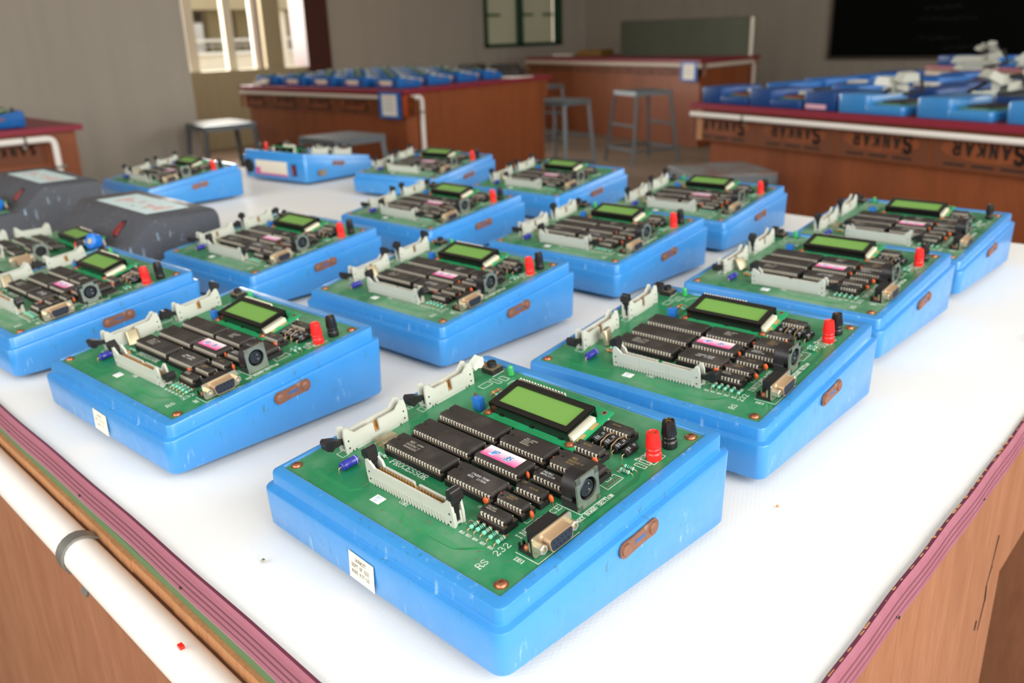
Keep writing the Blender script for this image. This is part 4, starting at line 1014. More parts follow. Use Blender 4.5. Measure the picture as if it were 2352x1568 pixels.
def console(name, label, loc, a, m='charcoal_plastic', label_m='label_cyan', rich=True, group=None, z=0, top='label', extra=None):
    t = empty(name, (loc[0], loc[1], TZ+.0012+z), a); tag(t, label, 'training console', group)
    def P(o, par=None): o.parent = par if par is not None else t; return o
    P(src('ccase'+m, 'case', lambda: console_case(m)))
    def bd():
        mb = MB(); mb.box(0, 195, 0, 126, 0, 1.6, 'dusty_green_solder_mask', CB)
        for i in range(40):
            x, y = random.uniform(6, 190), random.uniform(5, 120); mb.lathe([(.9, 1.6), (.9, 1.75)], 'via', CB @ Matrix.Translation((x, y, 0)), 8)
        return mb
    P(src('cboard', 'circuit_board', bd))
    if rich:
        for i, (x, y, L_, r_) in enumerate(((70, 40, 52, 15), (70, 62, 52, 15), (74, 84, 52, 15), (124, 58, 36, 15), (126, 80, 36, 15), (124, 36, 36, 15))):
            def cc(x=x, y=y, L_=L_, r_=r_): a_ = chip(x, y, L_, r_, int(L_/2.6))[0]; return xform(a_, CB @ Matrix.Translation((0, 0, 1.5)) @ BM.inverted())
            P(src('cchip%d' % i, 'integrated_circuit', cc))
        for i, (x, y, L_, al) in enumerate(((14, 10, 45, 1), (14, 66, 45, 1), (52, 14, 70, 0))):
            def hh(x=x, y=y, L_=L_, al=al): return xform(header(L_, 13)[0], CB @ Matrix.Translation((x+(9 if al else 0), y, 1.6)) @ (Matrix.Rotation(PI/2, 4, 'Z') if al else Matrix.Identity(4)))
            P(src('chdr%d' % i, 'ribbon_connector', hh))
        dm = P(src('cd0', 'display_module', lambda: xform(make_display()[0], CB @ Matrix.Translation((20, -12, 1.5)) @ BM.inverted())))
        for q, nm in ((1, 'display_frame'), (2, 'display_glass'), (3, 'backlight')): P(src('cd%d' % q, nm, lambda: xform(make_display()[q], CB @ Matrix.Translation((20, -12, 1.5)) @ BM.inverted())), dm)
        P(src('cdin', 'keyboard_socket', lambda: xform(make_din()[1], CB @ Matrix.Translation((-3, -28, 1.5)) @ BM.inverted())))
        P(src('cdinp', 'face_plate', lambda: xform(make_din()[0], CB @ Matrix.Translation((-3, -28, 1.5)) @ BM.inverted())))
        P(src('cdb', 'serial_port', lambda: xform(make_db9()[1], CB @ Matrix.Translation((2, -18, 1.5)) @ BM.inverted())))
        o = P(src('cpost', 'binding_post', lambda: xform(make_post('red_post'), CB @ Matrix.Translation((182, 92, 1.6))))); o['label'] = 'red plastic binding post'
        def rg():
            mb = MB(); mb.lathe([(8.5, -6), (10.2, -5), (10.2, 5), (8.5, 6), (4, 6), (3.6, 5)], 'ring_blue', CB @ Matrix.Translation((170, 116, 12)) @ Matrix.Rotation(math.radians(70), 4, 'X') @ Matrix.Rotation(.3, 4, 'Y'), 24)
            mb.lathe([(4.2, 5.6), (4.0, 7), (1, 7.2)], 'crystal_can', CB @ Matrix.Translation((170, 116, 12)) @ Matrix.Rotation(math.radians(70), 4, 'X') @ Matrix.Rotation(.3, 4, 'Y'), 16)
            return mb
        P(src('cring', 'capacitor', rg))
        for i, (x, y) in enumerate(((150, 40), (153, 46), (165, 100))):
            P(src('cyel%d' % i, 'ceramic_capacitor', lambda: MB().lathe([(.3, 0), (2.4, 1.5), (2.6, 4), (1.6, 6), (.2, 6.6)], 'res_tan', CB @ Matrix.Translation((x, y, 1.6)), 12)))
    if top == 'label':
        def lb():
            mb = MB(); mb.box(.046, .216, .190, .250, .0741, .0746, label_m)
            if label_m == 'label_cyan':
                rr_ = random.Random(1)
                for k in range(9): mb.box(.075+.015*k, .083+.015*k, .2+rr_.uniform(0, .03), .203+rr_.uniform(.002, .034), 0.0746, .07465, 'label_red_ink' if k % 2 else 'lcd_pcb' if k == 4 else 'label_red_ink')
            return mb
        P(src('clab'+label_m, 'printed_label', lb))
    def sw():
        Mx = Matrix.Translation((.190, .163, .0545)) @ Matrix.Rotation(math.radians(50), 4, 'X')
        return MB().box(-.006, .006, -.013, .013, -.002, .0015, 'socket_dark', Mx).frus((-.0045, .0045, -.011, .011), .0014, (-.0042, .0042, -.010, -.002), .005, 'rocker_red', Mx)
    P(src('csw', 'power_switch', sw))
    return t
CG = 'charcoal consoles at the left end of the nearest bench'
console('training_console', 'nearer charcoal plastic console with pale blue label on its hump, behind the leftmost near kit', (-.922, .048), 0, group=CG)
console('training_console', 'farther charcoal plastic console with pale label, cut off by the left edge of the photo', (-1.350, .052), 0, group=CG)

# ------------------------------------------------------------------ benches behind
tC, FC, lc, wc = bench('lab_bench', 'dark red-brown plywood bench in the centre behind, with a white conduit corner', (-5.26, 2.83), (1.68, .10), (-.30, 1.55), stamps=5)
tR, FR, lr, wr = bench('lab_bench', 'plywood bench at right with maroon top and upside-down stencilled stamps', (-1.60, 2.87), (2.42, -.58), (.22, 1.75), stamps=6, inset=.075)
tB, FB, l3, w3 = bench('lab_bench', 'dark wooden bench by the far wall carrying a greenish glass screen', (-7.31, 7.78), (3.04, -.81), (-.13, 1.28), stamps=9)
tF, FF, l4, w4 = bench('lab_bench', 'farthest bench at the right, in front of the blackboard', (-1.90, 6.10), (2.1, -.95), (.2, 1.5), stamps=5)
tL, FL_, l5, w5 = bench('lab_bench', 'plywood bench end at the left edge of the photo with maroon top', (-4.9, -.55), (1.68, .02), (0, 1.56), inset=.014)
# stamp-like print on the exposed end of the left bench
ls = MB(); Ml = Matrix.Translation((-3.2315+.0, 0, TZ)) @ Matrix.Rotation(PI/2, 4, 'Z') @ Matrix.Rotation(PI/2, 4, 'X')
ls.box(.55, .90, -.135, -.05, .0005, .0009, 'stamp_band', Ml)
for i, ch in enumerate('SANKAR'): text(ls, ch, .86-i*.034+.0, -.066, .030, .85, 'stamp_ink', .0009, Ml, 180, stroke=1.4, th=.0004)
ls.v = [v-Vector((-4.9, -.55, 0)) for v in ls.v]
ls.v = [v+Vector((.002, 0, 0)) for v in ls.v]
ls.build('printed_stamp', tL)
def along(F, O, s, t, z): p = F @ Vector((s, t, 0)); return (p.x+O[0], p.y+O[1], z)
O1, O2, O3, O4 = (-5.26, 2.83), (-1.60, 2.87), (-7.31, 7.78), (-1.90, 6.10)
PG = 'conduit pipes under the edges of the benches behind'
pipe('conduit_pipe', 'dull conduit pipe along the front of the centre bench', [along(FC, O1, .02, -.012, TZ-.042), along(FC, O1, lc-.10, -.012, TZ-.042)], m='pvc_dull', group=PG)
pipe('conduit_pipe', 'white conduit turning down the right side of the centre bench', [along(FC, O1, lc+.006, .02, TZ-.044), along(FC, O1, lc+.006, .15, TZ-.044), along(FC, O1, lc+.006, .15, .02)], m='pvc_pipe', r=.014, group=PG,
     clips=[(along(FC, O1, lc+.006, .15, TZ-.13), (0, 0, 1), (1, .2, 0))])
e0, e1 = along(FR, O2, -.01, -.006, TZ-.044), along(FR, O2, lr, -.006, TZ-.044)
du = Vector(e1)-Vector(e0)
pipe('conduit_pipe', 'white conduit pipe along the front edge of the right-hand bench', [e0, e1], r=.0105, group=PG, clips=[(tuple(Vector(e0)+du*.115), tuple(du), (-.2, -1, 0))])
pipe('conduit_pipe', 'dull conduit under the maroon edge of the far-wall bench', [along(FB, O3, .02, -.008, TZ-.05), along(FB, O3, l3+.012, -.008, TZ-.05)], r=.022, m='pvc_dull', group=PG)
pipe('conduit_pipe', 'conduit down the right side of the far-wall bench', [along(FB, O3, l3+.016, .1, TZ-.055), along(FB, O3, l3+.016, w3-.15, TZ-.055), along(FB, O3, l3+.016, w3-.15, .02)], r=.022, m='pvc_dull', group=PG)
e0, e1 = along(FF, O4, -.01, -.006, TZ-.05), along(FF, O4, l4, -.006, TZ-.05); du = Vector(e1)-Vector(e0)
pipe('conduit_pipe', 'conduit along the front edge of the farthest bench', [e0, e1], r=.017, m='pvc_dull', group=PG, clips=[(tuple(Vector(e0)+du*.10), tuple(du), (-.3, -1, 0))])
pipe('conduit_pipe', 'white conduit turning down the end of the left bench', [(-3.195, -.5, TZ-.042), (-3.195, .925, TZ-.042), (-3.195, .925, .02)], r=.0125, group=PG,
     clips=[((-3.195, .82, TZ-.042), (0, 1, 0), (1, 0, 0)), ((-3.195, .925, TZ-.15), (0, 0, 1), (1, 0, 0))])

# notices hung on the benches
def notice(label, F, O, s0, s1, z0, z1, orange=False):
    mb = MB(); Mn = Matrix.Translation((O[0], O[1], 0)) @ F
    mb.box(s0, s1, -.034, -.028, z0, z1, 'notice_blue', Mn); w = s1-s0; h = z1-z0
    mb.box(s0+w*.16, s1-w*.16, -.036, -.034, z0+h*.10, z1-h*.10, 'paper_white', Mn)
    for i in range(4): mb.box(s0+w*.26, s1-w*.3, -.0364, -.036, z1-h*(.25+.14*i), z1-h*(.22+.14*i), 'label_red_ink' if i == 0 else 'ink_faint', Mn)
    mb.box(s0+w*.4, s0+w*.6, -.028, -.001, z1-.01, z1-.004, 'steel_dull', Mn)
    o = tag(mb.build('notice'), label, 'notice', 'blue-bordered notices hung on benches')
    return o
notice('blue-bordered white notice hanging on the front of the centre bench', FC, O1, lc-.185, lc+.0, TZ-.155, TZ-.008)
notice('blue-bordered white notice hanging on the far-wall bench', FB, O3, l3-.25, l3-.02, TZ-.19, TZ-.015)
ob = MB(); Mn = Matrix.Translation((O1[0], O1[1], 0)) @ FC; ob.box(lc+.001, lc+.026, -.02, .045, TZ-.145, TZ-.03, 'orange_block', Mn)
tag(bevel(ob.build('junction_box'), .004), 'small orange box at the corner of the centre bench beside the notice', 'junction box')

# kits standing on the centre bench, all turned with their backs this way
GC = 'blue training kits crowded on the centre bench'
rk = random.Random(21)
n_ = 0
cols_ = [(-5.28+.285, 3.06), (-4.72, 3.11), (-4.44, 3.14), (-4.16, 3.16), (-3.82, 3.14)]
rows_ = []
names = ['leftmost', 'second from the left', 'third from the left', 'fourth from the left', 'rightmost']
for r_ in range(5):
    for c_ in range(5):
        s0 = .30+c_*.315; t0 = .30+r_*.285
        if r_ == 4 and c_ > 2: continue
        p = along(FC, O1, s0, t0, 0)
        a = math.radians(188+rk.uniform(-4, 4))
        dark = (r_ >= 3)
        lb = ('blue kit on the centre bench, %s in its front row' % names[c_]) if r_ == 0 else ('blue kit on the centre bench, row %d from the front, %s' % (r_+1, names[c_]))
        kit(NM, lb, (p[0], p[1], a), 'u-.uu.uu.', post=(0, 1), small=False, dusty=True, pink=False, rear=True, group=GC, case='shaded_blue_plastic')  # same kits as in front; their dim light is put into the case colour
# small dark adaptors at the right end of the centre bench
for i in range(2):
    mb = MB(); p = along(FC, O1, lc-.62+i*.33, 1.40, TZ)
    Mx = Matrix.Translation(p) @ Matrix.Rotation(.2+i*.3, 4, 'Z'); mb.box(-.12, .12, -.08, .08, .0, .05, 'chip_black', Mx); mb.frus((-.11, .11, -.07, .07), .05, (-.08, .08, -.05, .05), .085, 'chip_black', Mx)
    tag(bevel(mb.build('black_instrument_box'), .006), ['black instrument box at the back of the centre bench, the left one', 'black instrument box at the back right corner of the centre bench'][i], 'instrument')
mb = MB(); p = along(FC, O1, lc-.14, 1.30, TZ); mb.box(p[0]-.10, p[0]+.10, p[1]-.12, p[1]+.10, TZ, TZ+.004, 'paper_white'); tag(mb.build('paper_sheets'), 'loose white paper sheets at the far right corner of the centre bench', 'paper')
mb = MB(); p = along(FC, O1, .10, .05, TZ)
mb.tube([Vector(p)+Vector(q) for q in ((0, 0, .012), (.05, .02, .016), (.10, -.005, .012), (.13, .03, .014), (.06, .045, .02))], .011, 'cable_white'); tag(mb.build('white_cable'), 'short white cable bundle at the left front corner of the centre bench', 'cable')

# consoles on the right-hand bench, lying side-on
GR = 'blue training consoles on the right-hand bench'
wm = ['navy_plastic', 'navy_plastic', 'navy_plastic', 'blue_case_plastic', 'blue_case_plastic', 'blue_case_plastic', 'blue_case_plastic', 'blue_case_plastic']
au = math.atan2(-.58, 2.42)
fr_names = ['navy console at the left end of the front row on the right-hand bench', 'navy console second from the left in the front row on the right-hand bench', 'navy block console with a pink label low on its side, right-hand bench',
            'bright blue console just right of the pink-labelled one', 'bright blue console with white connector block, right of middle on the right-hand bench', 'bright blue console at the right photo edge on the right-hand bench', 'blue console beyond the right photo edge, front row', 'blue console at the far end of the front row, right-hand bench']
def small_console(label, p, a, m, plug=None, pinklab=False, group=GR, lowh=.032, hump=.062, ww=.22, dd=.26):
    t = empty('training_console', (p[0], p[1], TZ+.0012), a); tag(t, label, 'training console', group)
    def P(o): o.parent = t; return o
    P(src('sc'+m+str(pinklab), 'case', lambda: box_console(m, pinklab)))
    if not pinklab: P(src('scb', 'circuit_board', lambda: MB().box(.03, .205, .010, .126, .0290, .0345, 'dusty_green_solder_mask').box(.05, .18, .03, .05, .0345, .041, 'chip_black').box(.05, .18, .06, .08, .0345, .041, 'chip_black').box(.05, .18, .09, .11, .0345, .041, 'chip_black')))
    if plug == 'keys': P(src('keys', 'keypad', lambda: kp()))
    if plug == 'white': P(src('wplug', 'ribbon_connector', lambda: xform(header(70, 25)[0], Matrix.Translation((.03, .02, .034)) @ Matrix.Diagonal((.0022, .0022, .0018, 1)))))
    if pinklab: P(src('pl', 'rating_label', lambda: MB().box(.145, .235, -.0006, .001, .005, .020, 'pale_pink', Matrix.Rotation(PI/2, 4, 'Z') @ Matrix.Translation((0, 0, 0)))))
    return t
def box_console(m, only=False):
    mb = MB()
    def blk(y0, y1, h, r):
        o = rrect(0.0, .22, y0, y1, r, 4); k = len(o)
        def ins(d): return [(x_, y_) for x_, y_ in rrect(d, .22-d, y0+d, y1-d, max(r-d, .002), 4)]
        rings = [(ins(.003), 0), (ins(.001), .003), (ins(0), h-.008), (ins(.0015), h-.003), (ins(.006), h)]
        vs = [(x_, y_, z_) for rg, z_ in rings for x_, y_ in rg]; fs = [list(range(k))[::-1]]
        for q in range(4):
            for i in range(k): fs.append((q*k+i, q*k+(i+1) % k, (q+1)*k+(i+1) % k, (q+1)*k+i))
        fs.append([4*k+i for i in range(k)]); mb.add(vs, fs, m)
    if not only: blk(0, .145, .030, .012)
    blk(.130 if not only else .105, .25, .062, .014)
    return mb
def kp():
    mb = MB(); mb.box(.04, .10, .02, .11, .0345, .040, 'band_red')
    for i in range(5):
        for j in range(4): mb.frus((.11+i*.016, .122+i*.016, .02+j*.024, .036+j*.024), .0345, (.112+i*.016, .12+i*.016, .022+j*.024, .034+j*.024), .052, 'cable_white')
    return mb
for i in range(8):
    s0 = (.272, .53, .785, .945, 1.235, 1.52, 1.80, 2.08)[i]
    p = along(FR, O2, s0, .012, 0)
    small_console(fr_names[i], p, au+PI/2+rk.uniform(-.03, .03), wm[i], plug=('keys', 'keys', None, None, None, 'white', 'white', None)[i], pinklab=(i == 2))
for r_ in range(1, 5):
    for i in range(7):
        p = along(FR, O2, .32+i*.32+.05*(r_ % 2), .03+r_*.30, 0)
        if r_ == 4 and i in (2, 3): continue
        small_console('blue console on right-hand bench, row %d from the front, number %d from left' % (r_+1, i+1), p, au+PI/2+rk.uniform(-.08, .08), rk.choice(['navy_plastic', 'shaded_blue_plastic', 'blue_case_plastic']), plug=rk.choice(['white', None, 'white', 'keys']))
# white ribbon-cable plugs heaped on the consoles
GP_ = 'white plugs and leads heaped on the consoles'
def plugheap(label, c, seed, s=1.0):
    r0 = random.Random(seed); mb = MB()
    for k in range(4):
        Mx = Matrix.Translation((c[0]+r0.uniform(-.05, .05)*s, c[1]+r0.uniform(-.04, .04)*s, c[2]+.030+k*.014)) @ Matrix.Rotation(r0.uniform(0, 3), 4, 'Z') @ Matrix.Rotation(r0.uniform(-.5, .5), 4, 'X')
        mb.frus((-.045*s, .045*s, -.018*s, .018*s), -.012, (-.035*s, .035*s, -.014*s, .014*s), .014, 'header_ivory', Mx)
    mb.tube([Vector(c)+Vector(q)*s for q in ((-.06, 0, .02), (-.02, .05, .05), (.05, .02, .06), (.08, -.04, .03), (.03, -.07, .02))], .006, 'cable_black')
    tag(mb.build('plug_bundle'), label, 'plugs', GP_)
plugheap('white plugs heaped on the bright blue console right of the pink-labelled one', along(FR, O2, .87, .12, TZ+.045), 1, 1.0)
plugheap('large pile of white plugs near the right photo edge', along(FR, O2, 1.17, .14, TZ+.05), 2, 1.25)
plugheap('white plugs at the back left of the right-hand bench', along(FR, O2, .62, 1.15, TZ+.07), 3, 1.5)
plugheap('white plugs in the middle rows of the right-hand bench', along(FR, O2, .98, 1.0, TZ+.07), 4, 1.4)
plugheap('white plugs at the far right of the right-hand bench', along(FR, O2, 1.40, .42, TZ+.07), 5, 1.2)

# kits on the farthest bench and the left bench
for i in range(5):
    p = along(FF, O4, .30+i*.36, .04, 0)
    small_console(['dark blue console at the left end of the farthest bench', 'dark blue console second on the farthest bench', 'dark blue console with pink label on the farthest bench', 'dark blue console fourth along the farthest bench', 'dark blue console fifth along the farthest bench'][i], p, math.atan2(-.95, 2.1)+PI/2, 'navy_plastic' if i != 1 else 'shaded_blue_plastic', plug='white', pinklab=(i == 2), group='consoles on the farthest bench')
plugheap('pale plugs on the farthest bench before the blackboard', along(FF, O4, .30, .3, TZ+.06), 6, 1.0)
kit(NM, 'blue kit on the bench end at the left edge of the photo', (-3.475, .66, .06), 'u-.uu.uu.', small=False, dusty=True, post=(0, 1), pink=False, case='shaded_blue_plastic')

# things on the far-wall bench
gs = MB(); Mg = Matrix.Identity(4)
gp = empty('glass_screen', (-5.3, 8.12, TZ)); tag(gp, 'greenish glass screen with pale metal edge standing on the far-wall bench', 'screen')
g1 = MB(); g1.box(-.80, .86, 0, .02, .0, .375, 'green_glass_panel'); g1.build('glass_panel', gp)
g2 = MB(); g2.box(.86, .90, -.01, .03, 0, .375, 'aluminium'); g2.box(-.80, .90, -.004, .024, .37, .382, 'board_frame'); g2.box(-.81, -.80, -.004, .024, 0, .37, 'board_frame'); g2.build('metal_edge', gp)
wb = MB(); wb.prism([(-.22, 0), (.22, 0), (.22, .07), (-.10, .07)], -.12, .12, 'wood_yellow', Matrix.Translation((-6.72, 8.35, TZ)))
tag(wb.build('wooden_desk_block'), 'yellow-brown wooden wedge on the far-wall bench below the green window', 'wooden block')
wp = MB(); wp.box(-7.25, -6.98, 8.2, 8.42, TZ, TZ+.02, 'paper_white'); tag(wp.build('paper_stack'), 'pale papers at the left end of the far-wall bench', 'paper')

# ------------------------------------------------------------------ stools
def stool(label, c, a, s=.34, h=.60, top='stool_grey', spread=.045, group='grey steel lab stools'):
    t = empty('lab_stool', (c[0], c[1], 0), a); tag(t, label, 'stool', group)
    k = s/2
    m = MB(); m.box(-k, k, -k, k, h-.006, h, top); m.box(-k, k, -k, -k+.004, h-.035, h-.006, 'stool_grey'); m.box(-k, k, k-.004, k, h-.035, h-.006, 'stool_grey'); m.box(-k, -k+.004, -k, k, h-.035, h-.006, 'stool_grey'); m.box(k-.004, k, -k, k, h-.035, h-.006, 'stool_grey')
    m.build('seat', t)
    q = k-.014; f = q+spread
    for sx_, sy_ in ((-1, -1), (1, -1), (1, 1), (-1, 1)):
        lg = MB(); lg.tube([(sx_*f, sy_*f, 0), (sx_*q, sy_*q, h-.01)], .016, 'stool_grey', None, 4); lg.build('leg', t)
    for z in (.12, .32):
        w = q+spread*(1-z/h)
        for i in range(4):
            (x0, y0), (x1, y1) = [((-w, -w), (w, -w)), ((w, -w), (w, w)), ((w, w), (-w, w)), ((-w, w), (-w, -w))][i]
            if z > .2 and i % 2: continue
            sb = MB(); sb.tube([(x0, y0, z), (x1, y1, z)], .011, 'stool_grey', None, 4); sb.build('stretcher', t)
    return t
stool('grey steel stool with white sheet on its seat, beside the grey wall', (-4.90, 2.47), -.12)
ws = MB(); ws.box(-.15, .10, -.13, .14, .6002, .606, 'paper_white', Matrix.Translation((-4.93, 2.47, 0)) @ Matrix.Rotation(-.1, 4, 'Z')); tag(ws.build('paper_sheet'), 'white sheet lying on the stool beside the grey wall', 'paper')
stool('grey steel stool in front of the centre bench', (-3.53, 2.46), .02, .33)
stool('grey steel stool standing clear before the far-wall bench', (-4.17, 5.96), -.35, .36, spread=.06)
stool('grey steel stool half hidden behind the centre bench', (-4.13, 4.86), .1, .34)
stool('grey steel stool farther back behind the centre bench', (-5.62, 6.22), .1, .34)
stool('grey steel stool with rusty brown stains on its seat, by the right-hand bench', (-1.27, 2.56), -.62, .30, top='stool_rust')

# ------------------------------------------------------------------ room
XW = -8.5; YW = 10.3; XR = 2.3; YN = -2.3; HC = 3.3
mb = MB(); mb.box(XW-.2, XR+.2, YN-.2, YW+.2, -.12, 0, 'floor_inside'); struct('floor', mb)
mb = MB(); mb.box(XW-.2, XR+.2, YN-.2, YW+.2, HC, HC+.15, 'ceiling_white'); struct('ceiling', mb)
mb = MB(); mb.box(XW-.2, XR+.2, YW, YW+.2, 0, HC, 'grey_plaster_back'); struct('wall_back', mb)
# left wall: opening y 2.6-5.44 above a parapet, then a window
mb = MB(); wl = 'grey_plaster'
mb.box(XW-.2, XW, 2.3, 5.44, 0, TZ+.0, 'khaki_plaster'); mb.box(XW-.2, XW, 5.44, 8.21, 0, HC, wl); mb.box(XW-.2, XW, 8.21, 9.75, 0, TZ+.11, wl); mb.box(XW-.2, XW, 9.75, YW, 0, HC, wl); mb.box(XW-.2, XW, 8.21, 9.75, 2.45, HC, wl)
mb.box(XW-.2, XW, 2.3, 5.44, 2.9, HC, wl)
struct('wall_left', mb)
mb = MB(); mb.box(-5.52, -5.30, YN, 2.51, 0, HC, 'grey_plaster'); mb.box(XW-.2, -5.30, 2.30, 2.51, 0, HC, 'grey_plaster') if False else None; mb.box(XW-.2, -5.52, 2.28, 2.45, 0, HC, 'grey_plaster'); struct('wall_near', mb)
mb = MB(); mb.box(XW-.26, XW+.04, 5.425, 5.74, 0, HC-.002, 'brown_paint'); struct('trim_1', mb)
# pillars and pipes in the opening
mb = MB(); mb.box(XW-.14, XW-.08, 4.07, 4.18, TZ, HC-.4, 'cream_plaster'); mb.box(XW-.14, XW-.08, 4.51, 4.61, TZ, HC-.4, 'cream_plaster'); struct('trim_2', mb)
mb = MB(); mb.tube([(XW-.1, 4.885, TZ), (XW-.1, 4.885, HC-.4)], .058, 'pvc_dull', None, 16); struct('trim_3', mb)
mb = MB(); mb.box(XW-.16, XW-.08, 4.97, 5.19, TZ, HC, 'khaki_plaster'); struct('trim_4', mb)
# window with green frame and vertical louvres
w1 = empty('window_1', (XW, 9, TZ)); tag(w1, kind='structure')
mb = MB()
for (y0, y1, z0, z1) in ((8.21, 9.75, TZ+.11, TZ+.155), (8.21, 8.26, TZ+.11, 2.45), (9.66, 9.75, TZ+.11, 2.45), (8.89, 8.94, TZ+.11, 2.45), (8.21, 9.75, 2.40, 2.45)):
    mb.box(-.06, .03, y0-9, y1-9, z0-TZ, z1-TZ, 'green_paint')
mb.build('window_frame', w1)
mb = MB()
for i in range(34): y = 8.27+i*.0411; mb.box(-.10, -.085, y-9, y+.034-9, .15, 1.62, 'window_pale')
for (a, b_) in ((8.28, 8.60), (8.95, 9.25), (9.45, 9.66)): mb.box(-.084, -.07, a-9, b_-9, .505, .545, 'green_strip')
mb.build('louvre_panes', w1)
# blackboard
bb = empty('blackboard', (-3, YW-.03, TZ)); tag(bb, 'large black chalkboard on the far wall at upper right', 'blackboard')
mb = MB(); mb.box(-1.60, 4.2, -.01, .03, -.09, 1.35, 'board_black')
rs = random.Random(8)
for (x, z, n, hh) in ((-.55, .42, 6, .055), (-.60, .30, 9, .05), (-.62, .10, 7, .05), (-.3, -.0, 5, .04)):
    Mt = Matrix.Translation((0, -.0105, 0)) @ Matrix.Rotation(PI/2, 4, 'X')
    xx = x
    for k in range(n*2):
        mb.seg((xx, z+rs.uniform(-.01, .01)), (xx+rs.uniform(.01, .035), z+rs.uniform(-.02, .03)), .005, 0, 'chalk', Mt, .0008); xx += .034
mb.build('writing_surface', bb)
mb = MB(); mb.box(-1.63, -1.60, -.02, .03, -.12, 1.38, 'board_frame'); mb.box(-1.63, 4.23, -.02, .03, -.12, -.09, 'board_frame'); mb.box(-1.63, 4.23, -.02, .03, 1.35, 1.38, 'board_frame'); mb.build('frame', bb)
# near walls with big windows (behind the camera); farther right opening added for light
mb = MB()
mb.box(XR, XR+.2, YN, -1.7, 0, HC, wl); mb.box(XR, XR+.2, -1.7, 1.5, 0, .9, wl); mb.box(XR, XR+.2, -1.7, 1.5, 2.9, HC, wl); mb.box(XR, XR+.2, 1.5, 4.0, 0, HC, wl); mb.box(XR, XR+.2, 4.0, 6.8, 0, .9, wl); mb.box(XR, XR+.2, 4.0, 6.8, 2.9, HC, wl); mb.box(XR, XR+.2, 6.8, YW, 0, HC, wl)
struct('wall_right', mb)
mb = MB()
mb.box(XW-.2, -2.2, YN-.2, YN, 0, HC, wl); mb.box(-2.2, 1.6, YN-.2, YN, 0, .9, wl); mb.box(-2.2, 1.6, YN-.2, YN, 2.9, HC, wl); mb.box(1.6, XR+.2, YN-.2, YN, 0, HC, wl)
struct('wall_front', mb)
def wframe(name, pts, ax):
    mb = MB()
    for p in pts: mb.box(*p, 'green_paint')
    struct(name, mb)
wframe('window_2', [(XR+.05, XR+.10, -1.7, 1.5, .9, .96), (XR+.05, XR+.10, -1.7, 1.5, 2.84, 2.9), (XR+.05, XR+.10, -.13, -.07, .9, 2.9)], 0)
wframe('added_window', [(XR+.05, XR+.10, 4.0, 6.8, .9, .96), (XR+.05, XR+.10, 4.0, 6.8, 2.84, 2.9), (XR+.05, XR+.10, 5.37, 5.43, .9, 2.9)], 0)  # unseen window, added to brighten the far left wall
wframe('window_3', [(-2.2, 1.6, YN-.1, YN-.05, .9, .96), (-2.2, 1.6, YN-.1, YN-.05, 2.84, 2.9), (-.33, -.27, YN-.1, YN-.05, .9, 2.9)], 1)

# ------------------------------------------------------------------ outside the left opening
mb = MB(); mb.box(-30, XW-.2, -6, 26, -.15, -.02, 'floor_cement'); struct('ground_outside', mb)
mb = MB(); mb.box(-14.4, -14.2, 2, 16, 0, .88, 'cream_plaster'); mb.box(-14.45, -14.15, 2, 16, .88, .925, 'white_paint'); struct('wall_outside', mb)
rl = empty('balcony_railing', (-14.3, 6, .925)); tag(rl, 'pale metal railing on the wall across the open courtyard', 'railing')
mb = MB(); mb.tube([(0, -4, .19), (0, 10, .19)], .024, 'white_paint', None, 10); mb.tube([(0, -4, .10), (0, 10, .10)], .012, 'aluminium', None, 8); mb.build('rail', rl)
for i in range(26):
    mb = MB(); mb.tube([(0, -.2+i*.16, 0), (0, -.2+i*.16, .18)], .010, 'aluminium', None, 6); mb.build('baluster', rl)
mb = MB(); mb.box(-14.12, -14.02, 8.40, 8.55, 0, TZ+.79, 'cream_plaster'); tag(mb.build('cream_post'), 'slim cream post on the far parapet left of the fluted column', 'post')
for i, (x, y0, y1) in enumerate(((-14.9, 7.47, 7.70), (-14.9, 8.0, 8.28), (-15.2, 9.16, 9.44), (-15.2, 9.85, 10.2))):
    mb = MB(); yc = (y0+y1)/2; w = (y1-y0)/2
    if i == 2:
        mb.lathe([(w*.85, 0), (w*.85, 1.35), (w*1.0, 1.45), (w*1.25, 1.56), (w*1.25, 3)], 'cream_plaster', Matrix.Translation((x, yc, 0)), 24, rib=(0, 2, .88))
    else: mb.box(x-w, x+w, y0, y1, 0, 3, 'khaki_plaster')
    tag(mb.build('concrete_column'), ['dark khaki column across the courtyard, left of the slim cream mullion', 'khaki column across the courtyard between mullion and pipe', 'cream fluted column across the courtyard beside the brown door frame', 'khaki column across the courtyard partly behind the brown frame'][i], 'column', 'concrete columns across the courtyard')
mb = MB(); mb.box(-24, -13.9, 2, 18, TZ+.80, 2.6, 'khaki_plaster'); struct('ceiling_outside', mb)
mb = MB(); mb.box(-26.4, -26, 2, 15.2, 0, TZ+.95, 'white_paint'); tag(mb.build('white_building_wall'), 'sunlit white wall far beyond the opening', 'wall')
rs = random.Random(6)
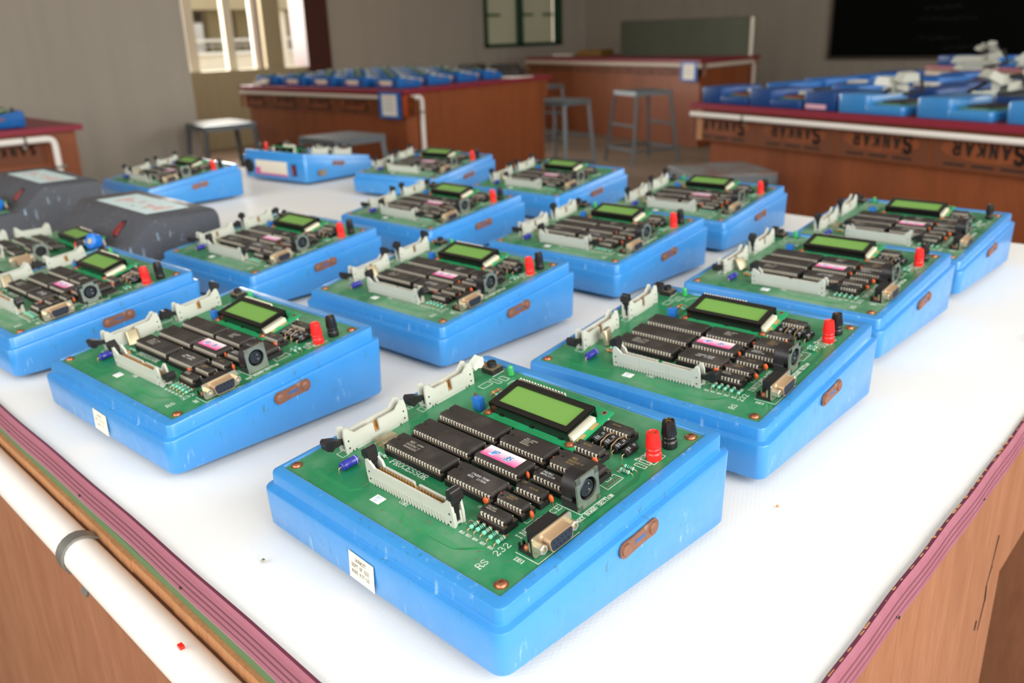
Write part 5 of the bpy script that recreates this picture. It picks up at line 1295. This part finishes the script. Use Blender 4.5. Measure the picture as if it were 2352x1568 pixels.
for i, (x, y) in enumerate(((-30, 11.5), (-30, 17.2), (-30, 22.5), (-30, 28))):
    tt = empty('tree', (x, y, 0)); tag(tt, ['leafy tree beyond the white wall, leftmost', 'leafy tree beyond the white wall, second', 'leafy tree beyond the opening at its right', 'leafy tree farthest right beyond the opening'][i], 'tree', 'trees far outside')
    mb = MB(); mb.tube([(0, 0, 0), (.1, 0, 1.6)], .16, 'plywood_edge', None, 10); mb.build('trunk', tt)
    mb = MB()
    for k in range(70):
        c = Vector((rs.gauss(0, .9), rs.gauss(0, .9), 2.2+rs.gauss(0, .6))); r = rs.uniform(.2, .5)
        mb.lathe([(.05*r, -r), (.7*r, -.7*r), (r, 0), (.7*r, .7*r), (.05*r, r)], 'tree_green', Matrix.Translation(c) @ Matrix.Rotation(rs.uniform(0, 3), 4, 'X'), 7)
    mb.build('foliage', tt, 0)

# ------------------------------------------------------------------ light
def area(name, loc, target, sx_, sy_, e, col):
    l = bpy.data.lights.new(name, 'AREA'); l.shape = 'RECTANGLE'; l.size = sx_; l.size_y = sy_; l.energy = e; l.color = col
    o = bpy.data.objects.new(name, l); COL.objects.link(o); o.location = loc
    o.rotation_euler = (Vector(target)-Vector(loc)).to_track_quat('-Z', 'Y').to_euler()
    return o
area('daylight_right_window', (XR+.22, -.1, 1.9), (XR-1, -.1, 1.6), 3.1, 1.9, 112, (1, .975, .93))
area('daylight_front_window', (-.3, YN-.22, 1.9), (-.3, YN+1, 1.6), 3.7, 1.9, 58, (1, .975, .93))
area('fill_light_far_right', (XR+.22, 5.4, 1.9), (XR-1, 5.4, 1.6), 2.8, 1.9, 105, (1, .98, .93))  # fill light behind the added window, lifts the far left wall
area('daylight_left_opening', (XW-2.6, 3.9, 2.0), (XW+1, 3.9, 1.5), 4.2, 2.2, 850, (1, .97, .90))
w = bpy.data.worlds.new('World'); S.world = w; w.use_nodes = True
nt = w.node_tree; bg = nt.nodes['Background']
sky = nt.nodes.new('ShaderNodeTexSky'); sky.sky_type = 'NISHITA'; sky.sun_elevation = math.radians(58); sky.sun_rotation = math.radians(250); sky.sun_disc = False; sky.air_density = 1.5; sky.dust_density = 4
mxw = nt.nodes.new('ShaderNodeMix'); mxw.data_type = 'RGBA'; mxw.inputs[0].default_value = .8
nt.links.new(sky.outputs[0], mxw.inputs[6]); mxw.inputs[7].default_value = (1.6, 1.54, 1.38, 1)
nt.links.new(mxw.outputs[2], bg.inputs[0]); bg.inputs[1].default_value = .8

# ------------------------------------------------------------------ camera
cam = bpy.data.cameras.new('Camera'); co = bpy.data.objects.new('Camera', cam); COL.objects.link(co)
r_ = Vector((0.70734551, 0.70627832, -0.02886625)); u_ = Vector((-0.21839849, 0.25720254, 0.94135485)); d_ = Vector((-0.67228299, 0.65955878, -0.33618119))
Mc = Matrix((r_.to_tuple(), u_.to_tuple(), (-d_).to_tuple())).transposed().to_4x4(); Mc.translation = Vector((.44640144, -.21849705, .28627933+TZ+.0012))
co.matrix_world = Mc
cam.sensor_width = 36; cam.lens = 1982.49/2352*36; cam.clip_start = .02; cam.clip_end = 200
cam.dof.use_dof = True; cam.dof.focus_distance = .485; cam.dof.aperture_fstop = 30.34/3.4; cam.dof.aperture_blades = 7
S.camera = co

S.view_settings.view_transform = 'Standard'; S.view_settings.look = 'None'; S.view_settings.exposure = .13; S.view_settings.gamma = 1; S.view_settings.use_curve_mapping = False
S.cycles.use_denoising = True
S.cycles.max_bounces = 6; S.cycles.diffuse_bounces = 3; S.cycles.glossy_bounces = 3; S.cycles.transmission_bounces = 4
S.cycles.caustics_reflective = False; S.cycles.caustics_refractive = False
